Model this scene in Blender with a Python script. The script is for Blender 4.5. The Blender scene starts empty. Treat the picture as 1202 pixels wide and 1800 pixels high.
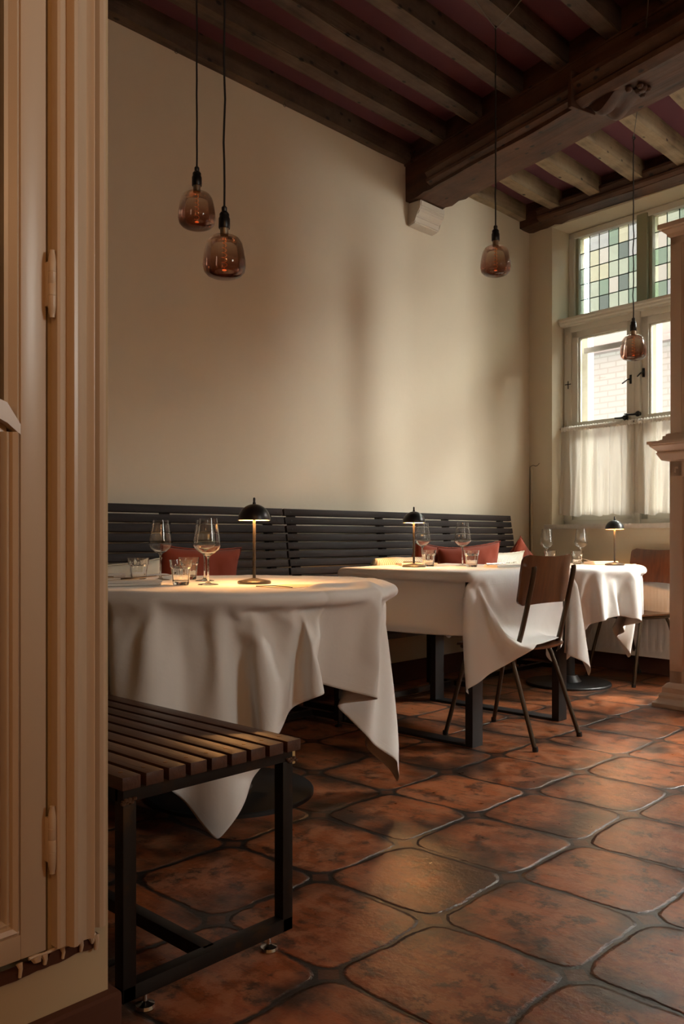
import bpy, bmesh, math, random
from mathutils import Vector, Matrix, noise
R = math.radians; PI = math.pi
random.seed(7)
sc = bpy.context.scene; col = sc.collection
# ---------------------------------------------------------------- camera, world, lights
cam = bpy.data.cameras.new('camera'); co = bpy.data.objects.new('camera', cam); col.objects.link(co); sc.camera = co
co.location = (3.56, 0, .94); co.rotation_euler = (R(90), 0, R(43.3))
cam.sensor_fit = 'VERTICAL'; cam.sensor_height = 36; cam.sensor_width = 24; cam.lens = 30.4; cam.shift_y = 43/1800; cam.clip_start = .05; cam.clip_end = 200
sc.view_settings.view_transform = 'Standard'; sc.view_settings.look = 'None'; sc.view_settings.gamma = 1; sc.view_settings.use_curve_mapping = False
sc.view_settings.exposure = 0.08
try:
    sc.cycles.use_denoising = True; sc.cycles.denoiser = 'OPENIMAGEDENOISE'
except Exception: pass
sc.cycles.max_bounces = 12; sc.cycles.transparent_max_bounces = 24; sc.cycles.sample_clamp_indirect = 12; sc.cycles.caustics_reflective = False
w = bpy.data.worlds.new('sky'); sc.world = w; w.use_nodes = True
nt = w.node_tree; bg = nt.nodes['Background']
# hazy sky: soft overall, with a broad bright region where the sun stands behind the clouds
tc = nt.nodes.new('ShaderNodeTexCoord'); dp = nt.nodes.new('ShaderNodeVectorMath'); dp.operation = 'DOT_PRODUCT'; dp.inputs[1].default_value = Vector((.30, .84, .42)).normalized()
nt.links.new(tc.outputs['Generated'], dp.inputs[0])
mxn = nt.nodes.new('ShaderNodeMath'); mxn.operation = 'MAXIMUM'; mxn.inputs[1].default_value = 0; nt.links.new(dp.outputs['Value'], mxn.inputs[0])
pw = nt.nodes.new('ShaderNodeMath'); pw.operation = 'POWER'; pw.inputs[1].default_value = 2.2; nt.links.new(mxn.outputs[0], pw.inputs[0])
ml = nt.nodes.new('ShaderNodeMath'); ml.operation = 'MULTIPLY_ADD'; ml.inputs[1].default_value = 72; ml.inputs[2].default_value = 7; nt.links.new(pw.outputs[0], ml.inputs[0])
nt.links.new(ml.outputs[0], bg.inputs['Strength']); bg.inputs['Color'].default_value = (1.0, 1.0, .92, 1)

WA = -math.atan(.115)                      # the window wall runs slightly askew
WM = Matrix.Translation((0, 5.906, 0)) @ Matrix.Rotation(WA, 4, 'Z')   # local x along the wall, y outwards
def portal(name, loc, rot, sx_, sy_):
    l = bpy.data.lights.new(name, 'AREA'); l.shape = 'RECTANGLE'; l.size = sx_; l.size_y = sy_; l.cycles.is_portal = True
    o = bpy.data.objects.new(name, l); col.objects.link(o); o.location = loc; o.rotation_euler = rot; return o
p = WM @ Vector((.84, .5, 2.15)); portal('window_portal', p, (R(-90), 0, WA), 1.3, 2.3)
p = WM @ Vector((2.85, .5, 2.15)); portal('window_portal', p, (R(-90), 0, WA), 2.5, 2.3)
portal('side_window_portal', (5.75, 2.2, 2.1), (0, R(90), 0), 1.0, .6)
def lamp(name, loc, power, color, rad):
    l = bpy.data.lights.new(name, 'POINT'); l.energy = power; l.color = color; l.shadow_soft_size = rad
    o = bpy.data.objects.new(name, l); col.objects.link(o); o.location = loc; return o
WARM = (1, .50, .20)
lamp('warm_fill', (4.4, .1, 2.3), 24, WARM, .15)  # unseen warm fill lights added behind the camera, without fixtures
lamp('warm_fill', (2.9, -1.5, 2.3), 20, WARM, .15)

# ---------------------------------------------------------------- materials
def mat(name, color, rough=.5, metal=0, **k):
    m = bpy.data.materials.new(name); m.use_nodes = True; b = m.node_tree.nodes['Principled BSDF']
    b.inputs['Base Color'].default_value = (*color, 1); b.inputs['Roughness'].default_value = rough; b.inputs['Metallic'].default_value = metal
    if 'spec' in k: b.inputs['Specular IOR Level'].default_value = k['spec']
    if 'emit' in k: b.inputs['Emission Color'].default_value = (*k['emit'], 1); b.inputs['Emission Strength'].default_value = k['es']
    if 'trans' in k: b.inputs['Transmission Weight'].default_value = k['trans']; b.inputs['IOR'].default_value = k.get('ior', 1.45)
    if 'coat' in k: b.inputs['Coat Weight'].default_value = k['coat']; b.inputs['Coat Roughness'].default_value = .15
    return m
class NT:
    def __init__(s, m): s.t = m.node_tree; s.b = s.t.nodes.get('Principled BSDF')
    def n(s, typ, **k):
        n = s.t.nodes.new('ShaderNode' + typ)
        for a, v in k.items():
            if a.startswith('i_'):
                key = a[2:].replace('_', ' ')
                n.inputs[int(key) if key.isdigit() else key].default_value = v
            else: setattr(n, a, v)
        return n
    def l(s, a, b): s.t.links.new(a, b)
    def math(s, op, a, b=None, clamp=False):
        n = s.t.nodes.new('ShaderNodeMath'); n.operation = op; n.use_clamp = clamp
        for i, v in enumerate((a, b)):
            if v is None: continue
            if isinstance(v, (int, float)): n.inputs[i].default_value = v
            else: s.l(v, n.inputs[i])
        return n.outputs[0]
    def mix(s, f, a, b, typ='MIX'):
        n = s.t.nodes.new('ShaderNodeMix'); n.data_type = 'RGBA'; n.blend_type = typ
        for i, v in ((0, f), (6, a), (7, b)):
            if isinstance(v, (int, float)): n.inputs[i].default_value = v
            elif isinstance(v, tuple): n.inputs[i].default_value = (*v, 1)
            else: s.l(v, n.inputs[i])
        return n.outputs[2]
    def coord(s, scale=(1, 1, 1), kind='Object', rot=(0, 0, 0)):
        tc = s.n('TexCoord'); mp = s.n('Mapping'); mp.inputs['Scale'].default_value = scale; mp.inputs['Rotation'].default_value = rot
        s.l(tc.outputs[kind], mp.inputs[0]); return mp.outputs[0]
    def noise(s, vec, scale=5, detail=4, rough=.5):
        n = s.n('TexNoise'); n.inputs['Scale'].default_value = scale; n.inputs['Detail'].default_value = detail; n.inputs['Roughness'].default_value = rough
        if vec is not None: s.l(vec, n.inputs['Vector'])
        return n.outputs['Fac']
    def ramp(s, f, stops):
        n = s.n('ValToRGB'); cr = n.color_ramp
        while len(cr.elements) < len(stops): cr.elements.new(.5)
        for e, (p, c) in zip(cr.elements, stops): e.position = p; e.color = (*c, 1) if len(c) == 3 else c
        s.l(f, n.inputs[0]); return n.outputs[0]
    def bump(s, h, strength=.3, dist=.01):
        n = s.n('Bump'); n.inputs['Strength'].default_value = strength; n.inputs['Distance'].default_value = dist
        s.l(h, n.inputs['Height']); s.l(n.outputs[0], s.b.inputs['Normal']); return n
def plaster(name, c, bump=.25, var=.08):
    m = mat(name, c, .85, spec=.25); t = NT(m); v = t.coord()
    a = t.noise(v, 1.3, 5, .6); b = t.noise(v, 45, 3)
    t.l(t.mix(a, tuple(x*(1-var) for x in c), tuple(min(1, x*(1+var)) for x in c)), t.b.inputs['Base Color'])
    h = t.math('ADD', t.math('MULTIPLY', a, 3), t.math('MULTIPLY', b, .12)); t.bump(h, bump, .01); return m
def wood(name, c1, c2, axis=1, rough=.5, s=1, blotch=None, bump=.3, coat=0):
    m = mat(name, c1, rough); t = NT(m); sca = [26*s, 26*s, 26*s]; sca[axis] = 1.6*s
    v = t.coord(tuple(sca)); g = t.noise(v, 1, 6, .6)
    c = t.mix(t.ramp(g, [(.3, (0, 0, 0)), (.7, (1, 1, 1))]), c1, c2)
    if blotch:
        b = t.noise(t.coord(), 2.2, 6, .65); c = t.mix(t.ramp(b, [(.42, (0, 0, 0)), (.68, (1, 1, 1))]), c, blotch)
        # worm holes and nail marks
        vo = t.n('TexVoronoi'); vo.inputs['Scale'].default_value = 14; t.l(t.coord((1, .6, 1) if axis == 1 else (.6, 1, 1)), vo.inputs['Vector'])
        c = t.mix(t.ramp(vo.outputs['Distance'], [(.10, (1, 1, 1)), (.17, (0, 0, 0))]), c, tuple(x*.25 for x in c1))
    t.l(c, t.b.inputs['Base Color']); t.bump(g, bump, .006)
    if coat: t.b.inputs['Coat Weight'].default_value = coat; t.b.inputs['Coat Roughness'].default_value = .2
    return m
M = {}
M['wall'] = plaster('cream_plaster', (.63, .555, .44))
M['wall2'] = plaster('far_plaster', (.62, .56, .43))
M['stub'] = plaster('stub_plaster', (.50, .40, .26), .5, .12)
M['ceil'] = plaster('plum_ceiling', (.115, .040, .055), .1, .04)
M['beam'] = wood('dark_beam_wood', (.016, .006, .002), (.080, .026, .008), 0, .6, .7, (.12, .055, .030), 1.0)
M['joist'] = wood('worn_joist_wood', (.028, .014, .008), (.078, .046, .027), 1, .65, 1, (.125, .085, .055), .9)
M['joist_lit'] = wood('window_lit_worn_joist_wood', (.09, .055, .028), (.26, .185, .105), 1, .65, 1, (.33, .25, .155), .8)  # paler copy of the joist wood, window bounce light put into its colour
M['carve'] = wood('carved_wood', (.035, .014, .007), (.075, .030, .016), 0, .55, 1)
M['slat'] = wood('dark_slat_wood', (.007, .0038, .0032), (.022, .012, .010), 1, .6, 1.4, None, .35); M['slat'].node_tree.nodes['Principled BSDF'].inputs['Specular IOR Level'].default_value = .18
M['seatslat'] = wood('brown_slat_wood', (.040, .016, .008), (.085, .032, .015), 0, .42, 1.4, None, .35)
M['ply'] = wood('chair_ply', (.05, .014, .004), (.12, .042, .013), 2, .3, 1.2, None, .1, .5)
M['steel'] = mat('raw_dark_steel', (.028, .022, .018), .42, .7); t = NT(M['steel']); g = t.noise(t.coord(), 14, 5, .6)
t.l(t.mix(t.ramp(g, [(.55, (0, 0, 0)), (.75, (1, 1, 1))]), (.028, .022, .018), (.07, .032, .012)), t.b.inputs['Base Color'])
M['tube'] = mat('olive_brown_tube', (.065, .042, .024), .38, .55)
M['black'] = mat('black_powder_coat', (.012, .011, .011), .45)
M['lampblack'] = mat('lamp_black', (.010, .010, .010), .35)
M['lamppole'] = mat('lamp_pole', (.03, .025, .02), .4, .3)
M['lampin'] = mat('lamp_inner_white', (.85, .78, .65), .5)
M['diff'] = mat('lamp_diffuser', (1, .8, .5), .5, emit=(1, .55, .2), es=14)
M['chrome'] = mat('chrome', (.6, .58, .55), .18, 1)
M['brass'] = mat('brass_screw', (.20, .10, .035), .45, 1)
M['plate'] = mat('pale_brass_plate', (.50, .33, .13), .5, .3)
M['rad'] = mat('radiator_enamel', (.66, .60, .55), .35)
M['paint'] = mat('window_paint', (.62, .60, .52), .35); t = NT(M['paint']); t.bump(t.noise(t.coord(), 30, 3), .15, .004)
M['pil'] = mat('pilaster_paint', (.55, .43, .34), .38); t = NT(M['pil']); t.bump(t.noise(t.coord((30, 30, 2)), 1, 3), .2, .003)
M['door'] = mat('door_paint', (.55, .43, .31), .32); t = NT(M['door']); t.bump(t.noise(t.coord((40, 40, 3)), 1, 4), .25, .002)
M['green'] = mat('green_grey_paint', (.30, .31, .21), .5)
M['lead'] = mat('lead_came', (.05, .08, .07), .5, .5)
M['iron'] = mat('black_iron', (.015, .014, .013), .4, .6)
M['marble'] = mat('sill_marble', (.55, .53, .48), .3); t = NT(M['marble']); t.l(t.mix(t.noise(t.coord(), 12, 8, .7), (.38, .36, .33), (.7, .68, .63)), t.b.inputs['Base Color'])
M['stone'] = plaster('corbel_stone', (.55, .50, .43), .6, .15)
M['cord'] = mat('black_cord', (.010, .009, .008), .7)
M['wire'] = mat('grey_wire', (.10, .085, .07), .6)
M['bulbmetal'] = mat('bulb_cap', (.35, .28, .2), .35, .8)
M['filament'] = mat('filament', (1, .35, .1), .5, emit=(1, .28, .06), es=.25)
M['hot'] = mat('hot_filament', (1, .35, .1), .5, emit=(1, .22, .04), es=1.5)
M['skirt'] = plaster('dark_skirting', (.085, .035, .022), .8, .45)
M['rug'] = mat('paper', (.70, .58, .42), .7)
M['ink'] = mat('menu_edge', (.04, .03, .025), .5)
M['foliage'] = mat('foliage', (.07, .16, .04), .7); t = NT(M['foliage']); t.l(t.mix(t.noise(t.coord(), 6, 6, .7), (.03, .09, .02), (.20, .32, .12)), t.b.inputs['Base Color'])
M['court'] = mat('courtyard_paving', (.16, .15, .14), .8)
M['orange'] = mat('orange_timber', (.62, .26, .13), .6)
M['roof'] = mat('roof_lead', (.25, .22, .22), .6)
M['pale'] = mat('pale_render', (.22, .22, .20), .8)
# fabric
def fabric(name, c, scale=900, trans=.0, wr=.0, rough=.85):
    m = mat(name, c, rough, spec=.2); t = NT(m); v = t.coord()
    wv = t.n('TexWave', wave_type='BANDS', bands_direction='X'); wv.inputs['Scale'].default_value = scale/6; t.l(v, wv.inputs['Vector'])
    a = t.noise(v, 5, 4); h = t.math('ADD', t.math('MULTIPLY', wv.outputs['Fac'], .04), t.math('MULTIPLY', a, wr)); t.bump(h, .3, .01)
    t.b.inputs['Sheen Weight'].default_value = .15
    return m
M['napkin'] = fabric('napkin_linen', (.78, .75, .70)); M['rust'] = fabric('rust_linen', (.22, .036, .014), wr=1.6)
M['cream'] = fabric('cream_linen', (.62, .56, .44), wr=.5); M['whitecush'] = fabric('white_linen', (.72, .69, .62), wr=.6)
def stripes(name, base, stripe, scale, axis=0):
    m = fabric(name, base); t = NT(m); v = t.coord(); s = t.n('SeparateXYZ'); t.l(v, s.inputs[0])
    f = t.math('FRACT', t.math('MULTIPLY', s.outputs[axis], scale)); k = t.math('LESS_THAN', f, .35)
    t.l(t.mix(k, base, stripe), t.b.inputs['Base Color']); return m
M['stripe'] = stripes('striped_linen', (.64, .60, .50), (.30, .28, .23), 60)
# tablecloth: white cotton, stitched hem from the cloth's own uv
m = fabric('white_tablecloth', (.80, .78, .75)); M['cloth'] = m; t = NT(m)
uv = t.n('UVMap'); s = t.n('SeparateXYZ'); t.l(uv.outputs[0], s.inputs[0])
du = t.math('ABSOLUTE', t.math('SUBTRACT', s.outputs[0], .5)); dv = t.math('ABSOLUTE', t.math('SUBTRACT', s.outputs[1], .5))
mx = t.math('MAXIMUM', du, dv); hem = t.math('GREATER_THAN', mx, .486)
# pressed fold creases at the quarter lines
cr = None
for q in (.0, .25):
    for d in (du, dv):
        k = t.math('LESS_THAN', t.math('ABSOLUTE', t.math('SUBTRACT', d, q)), .0018); cr = k if cr is None else t.math('MAXIMUM', cr, k)
big = t.noise(t.coord(kind='UV'), 7, 5, .6)
hh = t.math('ADD', t.math('MULTIPLY', hem, .12), t.math('ADD', t.math('MULTIPLY', cr, .10), t.math('MULTIPLY', big, .9))); t.bump(hh, .45, .012)
# glass
def glass(name, c=(1, 1, 1), rough=0.0):
    m = bpy.data.materials.new(name); m.use_nodes = True; t = NT(m); t.t.nodes.remove(t.b)
    g = t.n('BsdfGlass'); g.inputs['Color'].default_value = (*c, 1); g.inputs['Roughness'].default_value = rough; g.inputs['IOR'].default_value = 1.47
    t.l(g.outputs[0], t.t.nodes['Material Output'].inputs[0]); return m
M['glass'] = glass('clear_glass', (.98, .99, .99))
def thin(name, color, refl=1.0, grad=None, rough=.02, glcol=(1, 1, 1)):
    m = bpy.data.materials.new(name); m.use_nodes = True; t = NT(m); t.t.nodes.remove(t.b)
    tr = t.n('BsdfTransparent'); gl = t.n('BsdfGlossy'); gl.inputs['Roughness'].default_value = rough; gl.inputs['Color'].default_value = (*glcol, 1)
    tr.inputs['Color'].default_value = (*color, 1)
    fr = t.n('Fresnel'); fr.inputs['IOR'].default_value = 1.5; f = t.math('MULTIPLY', fr.outputs[0], refl, True)
    if grad: grad(t, tr, gl)
    mx = t.n('MixShader'); t.l(f, mx.inputs[0]); t.l(tr.outputs[0], mx.inputs[1]); t.l(gl.outputs[0], mx.inputs[2])
    t.l(mx.outputs[0], t.t.nodes['Material Output'].inputs[0]); return m
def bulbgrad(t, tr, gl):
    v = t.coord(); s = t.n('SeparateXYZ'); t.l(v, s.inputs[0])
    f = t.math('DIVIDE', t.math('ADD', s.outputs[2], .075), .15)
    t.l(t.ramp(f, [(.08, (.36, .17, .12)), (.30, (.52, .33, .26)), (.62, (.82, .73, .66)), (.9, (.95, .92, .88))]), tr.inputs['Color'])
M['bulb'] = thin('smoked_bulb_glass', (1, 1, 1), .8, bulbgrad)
M['pane'] = thin('window_glass', (.97, .98, .97), .7)
M['leaded'] = []
for i, c in enumerate([(.92, .92, .91), (.82, .88, .83), (.62, .72, .67), (.90, .91, .82), (.82, .85, .88), (.52, .58, .58)]):
    M['leaded'].append(thin('leaded_glass', tuple(x*.90 for x in c), .8, None, .08))
# translucent curtain
m = bpy.data.materials.new('sheer_linen'); m.use_nodes = True; t = NT(m); t.t.nodes.remove(t.b)
df = t.n('BsdfDiffuse'); df.inputs['Color'].default_value = (.72, .67, .60, 1); tl = t.n('BsdfTranslucent'); tl.inputs['Color'].default_value = (.78, .72, .64, 1)
tp = t.n('BsdfTransparent'); tp.inputs['Color'].default_value = (.95, .92, .88, 1)
m1 = t.n('MixShader'); m1.inputs[0].default_value = .55; t.l(df.outputs[0], m1.inputs[1]); t.l(tl.outputs[0], m1.inputs[2])
wv = t.n('TexWave', wave_type='BANDS', bands_direction='X'); wv.inputs['Scale'].default_value = 120; wv.inputs['Distortion'].default_value = 1; t.l(t.coord((1, 0, 0)), wv.inputs['Vector'])
w2 = t.n('TexWave', wave_type='BANDS', bands_direction='Z'); w2.inputs['Scale'].default_value = 120; w2.inputs['Distortion'].default_value = 1; t.l(t.coord((0, 0, 1)), w2.inputs['Vector'])
f = t.math('ADD', t.math('MULTIPLY', t.math('MULTIPLY', wv.outputs['Fac'], w2.outputs['Fac']), .35), .06)
m2 = t.n('MixShader'); t.l(f, m2.inputs[0]); t.l(m1.outputs[0], m2.inputs[1]); t.l(tp.outputs[0], m2.inputs[2]); t.l(m2.outputs[0], t.t.nodes['Material Output'].inputs[0]); M['curtain'] = m
# terracotta floor
m = mat('terracotta_tiles', (.2, .06, .02), .4); M['floor'] = m; t = NT(m)
v = t.coord(); nz = t.n('TexNoise'); nz.inputs['Scale'].default_value = 5; nz.inputs['Detail'].default_value = 4; t.l(v, nz.inputs['Vector'])
vm = t.n('VectorMath', operation='SUBTRACT'); t.l(nz.outputs['Color'], vm.inputs[0]); vm.inputs[1].default_value = (.5, .5, .5)
vs_ = t.n('VectorMath', operation='SCALE'); vs_.inputs['Scale'].default_value = .045; t.l(vm.outputs[0], vs_.inputs[0])
va = t.n('VectorMath', operation='ADD'); t.l(v, va.inputs[0]); t.l(vs_.outputs[0], va.inputs[1]); s = t.n('SeparateXYZ'); t.l(va.outputs[0], s.inputs[0])
U = t.math('DIVIDE', t.math('SUBTRACT', s.outputs[0], 1.885), .383); V = t.math('DIVIDE', t.math('SUBTRACT', s.outputs[1], 1.697), .366)
px = t.math('ABSOLUTE', t.math('SUBTRACT', t.math('FRACT', t.math('ADD', U, 40)), .5)); py = t.math('ABSOLUTE', t.math('SUBTRACT', t.math('FRACT', t.math('ADD', V, 40)), .5))
nrm = t.math('POWER', t.math('ADD', t.math('POWER', px, 6.5), t.math('POWER', py, 6.5)), 1/6.5)
fine = t.noise(v, 60, 4, .6); med = t.noise(v, 9, 6, .65); low = t.noise(v, 2.6, 5, .6)
edge = t.math('ADD', nrm, t.math('MULTIPLY', t.math('SUBTRACT', fine, .5), .035))
edge = t.math('ADD', edge, t.math('MULTIPLY', t.math('SUBTRACT', low, .5), .06))
grout = t.ramp(edge, [(.468, (0, 0, 0)), (.488, (1, 1, 1))])
# small diamond chips at the nodes
chip = t.math('LESS_THAN', t.math('ADD', t.math('SUBTRACT', .5, px), t.math('SUBTRACT', .5, py)), .085)
cv = t.n('CombineXYZ'); t.l(t.math('FLOOR', U), cv.inputs[0]); t.l(t.math('FLOOR', V), cv.inputs[1])
wn = t.n('TexWhiteNoise'); t.l(cv.outputs[0], wn.inputs['Vector'])
tile = t.mix(wn.outputs['Value'], (.24, .060, .017), (.37, .105, .035))
st = t.n('Mapping'); st.inputs['Scale'].default_value = (3, 16, 1); t.l(v, st.inputs[0]); streak = t.noise(st.outputs[0], 1.6, 6, .7)
tile = t.mix(t.ramp(streak, [(.48, (0, 0, 0)), (.70, (.85, .85, .85))]), tile, (.065, .028, .016))
tile = t.mix(t.ramp(med, [(.52, (0, 0, 0)), (.60, (.85, .85, .85))]), tile, (.035, .018, .012))
wear = t.noise(v, 14, 8, .75); tile = t.mix(t.ramp(wear, [(.48, (0, 0, 0)), (.55, (.6, .6, .6))]), tile, (.40, .165, .08))
soot = t.ramp(t.math('ADD', low, t.math('MULTIPLY', nrm, .35)), [(.58, (0, 0, 0)), (.74, (.9, .9, .9))])
tile = t.mix(soot, tile, (.028, .017, .012))
base = t.mix(grout, tile, (.020, .015, .012)); base = t.mix(t.math('MULTIPLY', chip, .55), base, (.14, .045, .018)); t.l(base, t.b.inputs['Base Color'])
rg = t.math('ADD', t.math('MULTIPLY', wear, .38), .14); t.l(t.math('ADD', rg, t.math('MULTIPLY', grout, .02)), t.b.inputs['Roughness'])
dome = t.math('SUBTRACT', 1, t.math('POWER', t.math('MULTIPLY', nrm, 2), 6), True)
h = t.math('ADD', t.math('MULTIPLY', dome, .16), t.math('ADD', t.math('MULTIPLY', med, .35), t.math('ADD', t.math('MULTIPLY', fine, .10), t.math('MULTIPLY', grout, -.35)))); t.bump(h, .75, .012)
# exterior brick, painted and bare
def brick(name, c1, c2, mort, wash=None):
    m = mat(name, c1, .8); t = NT(m); b = t.n('TexBrick'); b.inputs['Color1'].default_value = (*c1, 1); b.inputs['Color2'].default_value = (*c2, 1); b.inputs['Mortar'].default_value = (*mort, 1)
    b.inputs['Scale'].default_value = 1; b.inputs['Brick Width'].default_value = .21; b.inputs['Row Height'].default_value = .065; b.inputs['Mortar Size'].default_value = .008
    t.l(t.coord(rot=(R(90), 0, 0)), b.inputs['Vector']); c = b.outputs['Color']
    if wash: c = t.mix(t.ramp(t.noise(t.coord((.5, 1, 3)), 3, 6, .7), [(.60, (0, 0, 0)), (.72, (1, 1, 1))]), c, wash)
    t.l(c, t.b.inputs['Base Color']); t.bump(b.outputs['Fac'], -.4, .005); return m
M['redbrick'] = brick('red_brick', (.12, .036, .025), (.15, .05, .037), (.20, .185, .17))
M['whitebrick'] = brick('whitewashed_brick', (.27, .267, .263), (.25, .245, .245), (.21, .206, .20), (.16, .10, .07))

# ---------------------------------------------------------------- mesh helpers
class MB:
    def __init__(s): s.bm = bmesh.new()
    def add(s, verts, faces, mtx=None):
        vs = [s.bm.verts.new(mtx @ Vector(v) if mtx else v) for v in verts]
        for f in faces:
            try: s.bm.faces.new([vs[i] for i in f])
            except ValueError: pass
        return s
    def box(s, x0, x1, y0, y1, z0, z1, bev=0, mtx=None, seg=2):
        b = bmesh.new(); bmesh.ops.create_cube(b, size=1)
        for v in b.verts: v.co = Vector((x0 if v.co.x < 0 else x1, y0 if v.co.y < 0 else y1, z0 if v.co.z < 0 else z1))
        if bev: bmesh.ops.bevel(b, geom=b.edges[:], offset=bev, segments=seg, affect='EDGES', profile=.6)
        return s.merge(b, mtx)
    def merge(s, b, mtx=None):
        b.verts.index_update(); s.add([v.co.copy() for v in b.verts], [[v.index for v in f.verts] for f in b.faces], mtx); b.free(); return s
    def lathe(s, prof, n=32, mtx=None, closed=False, fl=None, cap=True):
        vs = []; fs = []
        for (r, z) in prof:
            for k in range(n):
                a = 2*PI*k/n; rr = r if fl is None else r*fl(a, r, z); vs.append((rr*math.cos(a), rr*math.sin(a), z))
        P = len(prof)
        for i in range(P if closed else P-1):
            j = (i+1) % P
            for k in range(n):
                k2 = (k+1) % n; fs.append((i*n+k, i*n+k2, j*n+k2, j*n+k))
        if not closed and cap:
            if prof[0][0] > 1e-6: fs.append(tuple(range(n))[::-1])
            if prof[-1][0] > 1e-6: fs.append(tuple((P-1)*n+k for k in range(n)))
        b = bmesh.new(); bv = [b.verts.new(v) for v in vs]
        for f in fs:
            try: b.faces.new([bv[i] for i in f])
            except ValueError: pass
        bmesh.ops.remove_doubles(b, verts=b.verts[:], dist=1e-6)
        return s.merge(b, mtx)
    def tube(s, pts, r, n=10, mtx=None, sx=1, smooth=0):
        pts = [Vector(p) for p in pts]
        for _ in range(smooth):
            q = [pts[0]]
            for a, b_ in zip(pts, pts[1:]): q += [a*.75+b_*.25, a*.25+b_*.75]
            q.append(pts[-1]); pts = q
        rs = r if isinstance(r, (list, tuple)) else [r]*len(pts)
        up = None; rings = []
        for i, p in enumerate(pts):
            d = (pts[min(i+1, len(pts)-1)]-pts[max(i-1, 0)]).normalized()
            if up is None: up = Vector((0, 0, 1)) if abs(d.z) < .9 else Vector((0, 1, 0))
            a = d.cross(up).normalized(); up = a.cross(d).normalized()
            rings.append([p+a*math.cos(2*PI*k/n)*rs[i]*sx+up*math.sin(2*PI*k/n)*rs[i] for k in range(n)])
        vs = [v for g in rings for v in g]; fs = []
        for i in range(len(rings)-1):
            for k in range(n): fs.append((i*n+k, i*n+(k+1) % n, (i+1)*n+(k+1) % n, (i+1)*n+k))
        fs.append(tuple(range(n))[::-1]); fs.append(tuple((len(rings)-1)*n+k for k in range(n)))
        return s.add(vs, fs, mtx)
    def prism(s, poly, a0, a1, axis='x', mtx=None):
        """poly of (u,v) extruded along axis; for x: (y,z); y: (x,z); z: (x,y)"""
        f = {'x': lambda a, u, v: (a, u, v), 'y': lambda a, u, v: (u, a, v), 'z': lambda a, u, v: (u, v, a)}[axis]
        n = len(poly); vs = [f(a0, *q) for q in poly]+[f(a1, *q) for q in poly]
        fs = [tuple(range(n))[::-1], tuple(range(n, 2*n))]+[(i, (i+1) % n, n+(i+1) % n, n+i) for i in range(n)]
        return s.add(vs, fs, mtx)
    def build_each(s, name, m, parent=None, smooth=30, matrix=None):
        """one object for every cluster of touching pieces"""
        bm = s.bm; bm.verts.index_update(); bm.faces.index_update(); seen = {}; isl = []
        for v in bm.verts:
            if v.index in seen: continue
            st = [v]; seen[v.index] = len(isl); g = []
            while st:
                q = st.pop(); g.append(q)
                for e in q.link_edges:
                    r = e.other_vert(q)
                    if r.index not in seen: seen[r.index] = len(isl); st.append(r)
            isl.append(g)
        bb = [([min(v.co[k] for v in g)-.0008 for k in range(3)], [max(v.co[k] for v in g)+.0008 for k in range(3)]) for g in isl]
        par = list(range(len(isl)))
        def find(a):
            while par[a] != a: a = par[a]
            return a
        for i in range(len(isl)):
            for j in range(i):
                if all(bb[i][0][k] <= bb[j][1][k] and bb[j][0][k] <= bb[i][1][k] for k in range(3)): par[find(i)] = find(j)
        grp = {}
        for i in range(len(isl)): grp.setdefault(find(i), []).append(i)
        out = []
        for ids in grp.values():
            n_ = MB(); mp = {}; fs = set()
            for i in ids:
                for v in isl[i]:
                    mp[v.index] = n_.bm.verts.new(v.co)
                    for f in v.link_faces: fs.add(f.index)
            bm.faces.ensure_lookup_table()
            for f in sorted(fs): n_.bm.faces.new([mp[v.index] for v in bm.faces[f].verts])
            out.append(n_.build(name, m, parent, smooth, matrix))
        bm.free(); return out
    def build(s, name, m, parent=None, smooth=30, matrix=None):
        bmesh.ops.recalc_face_normals(s.bm, faces=s.bm.faces[:])
        me = bpy.data.meshes.new(name); s.bm.to_mesh(me); s.bm.free(); me.materials.append(m)
        o = bpy.data.objects.new(name, me); col.objects.link(o)
        if parent is not None: o.parent = parent
        if matrix is not None: o.matrix_local = matrix
        if smooth:
            me.shade_smooth()
            try: me.set_sharp_from_angle(angle=R(smooth))
            except Exception: pass
        return o
def tag(o, label, cat, group=None, kind=None):
    o['label'] = label; o['category'] = cat
    if group: o['group'] = group
    if kind: o['kind'] = kind
    return o
def thing(name, loc, label, cat, rz=0, group=None):
    o = bpy.data.objects.new(name, None); col.objects.link(o); o.location = loc; o.rotation_euler = (0, 0, rz); o.empty_display_size = .1
    return tag(o, label, cat, group)
def struct(o, label=None):
    o['kind'] = 'structure'
    if label: o['label'] = label
    return o
def copy_tree(o, parent=None):
    c = o.copy(); col.objects.link(c)
    if parent is not None: c.parent = parent
    for ch in [x for x in list(bpy.data.objects) if x.parent is o and x is not c]: copy_tree(ch, c)
    return c
def dup(o, loc, rz, label):
    c = copy_tree(o); c.location = loc; c.rotation_euler = (0, 0, rz); c['label'] = label; return c

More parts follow.
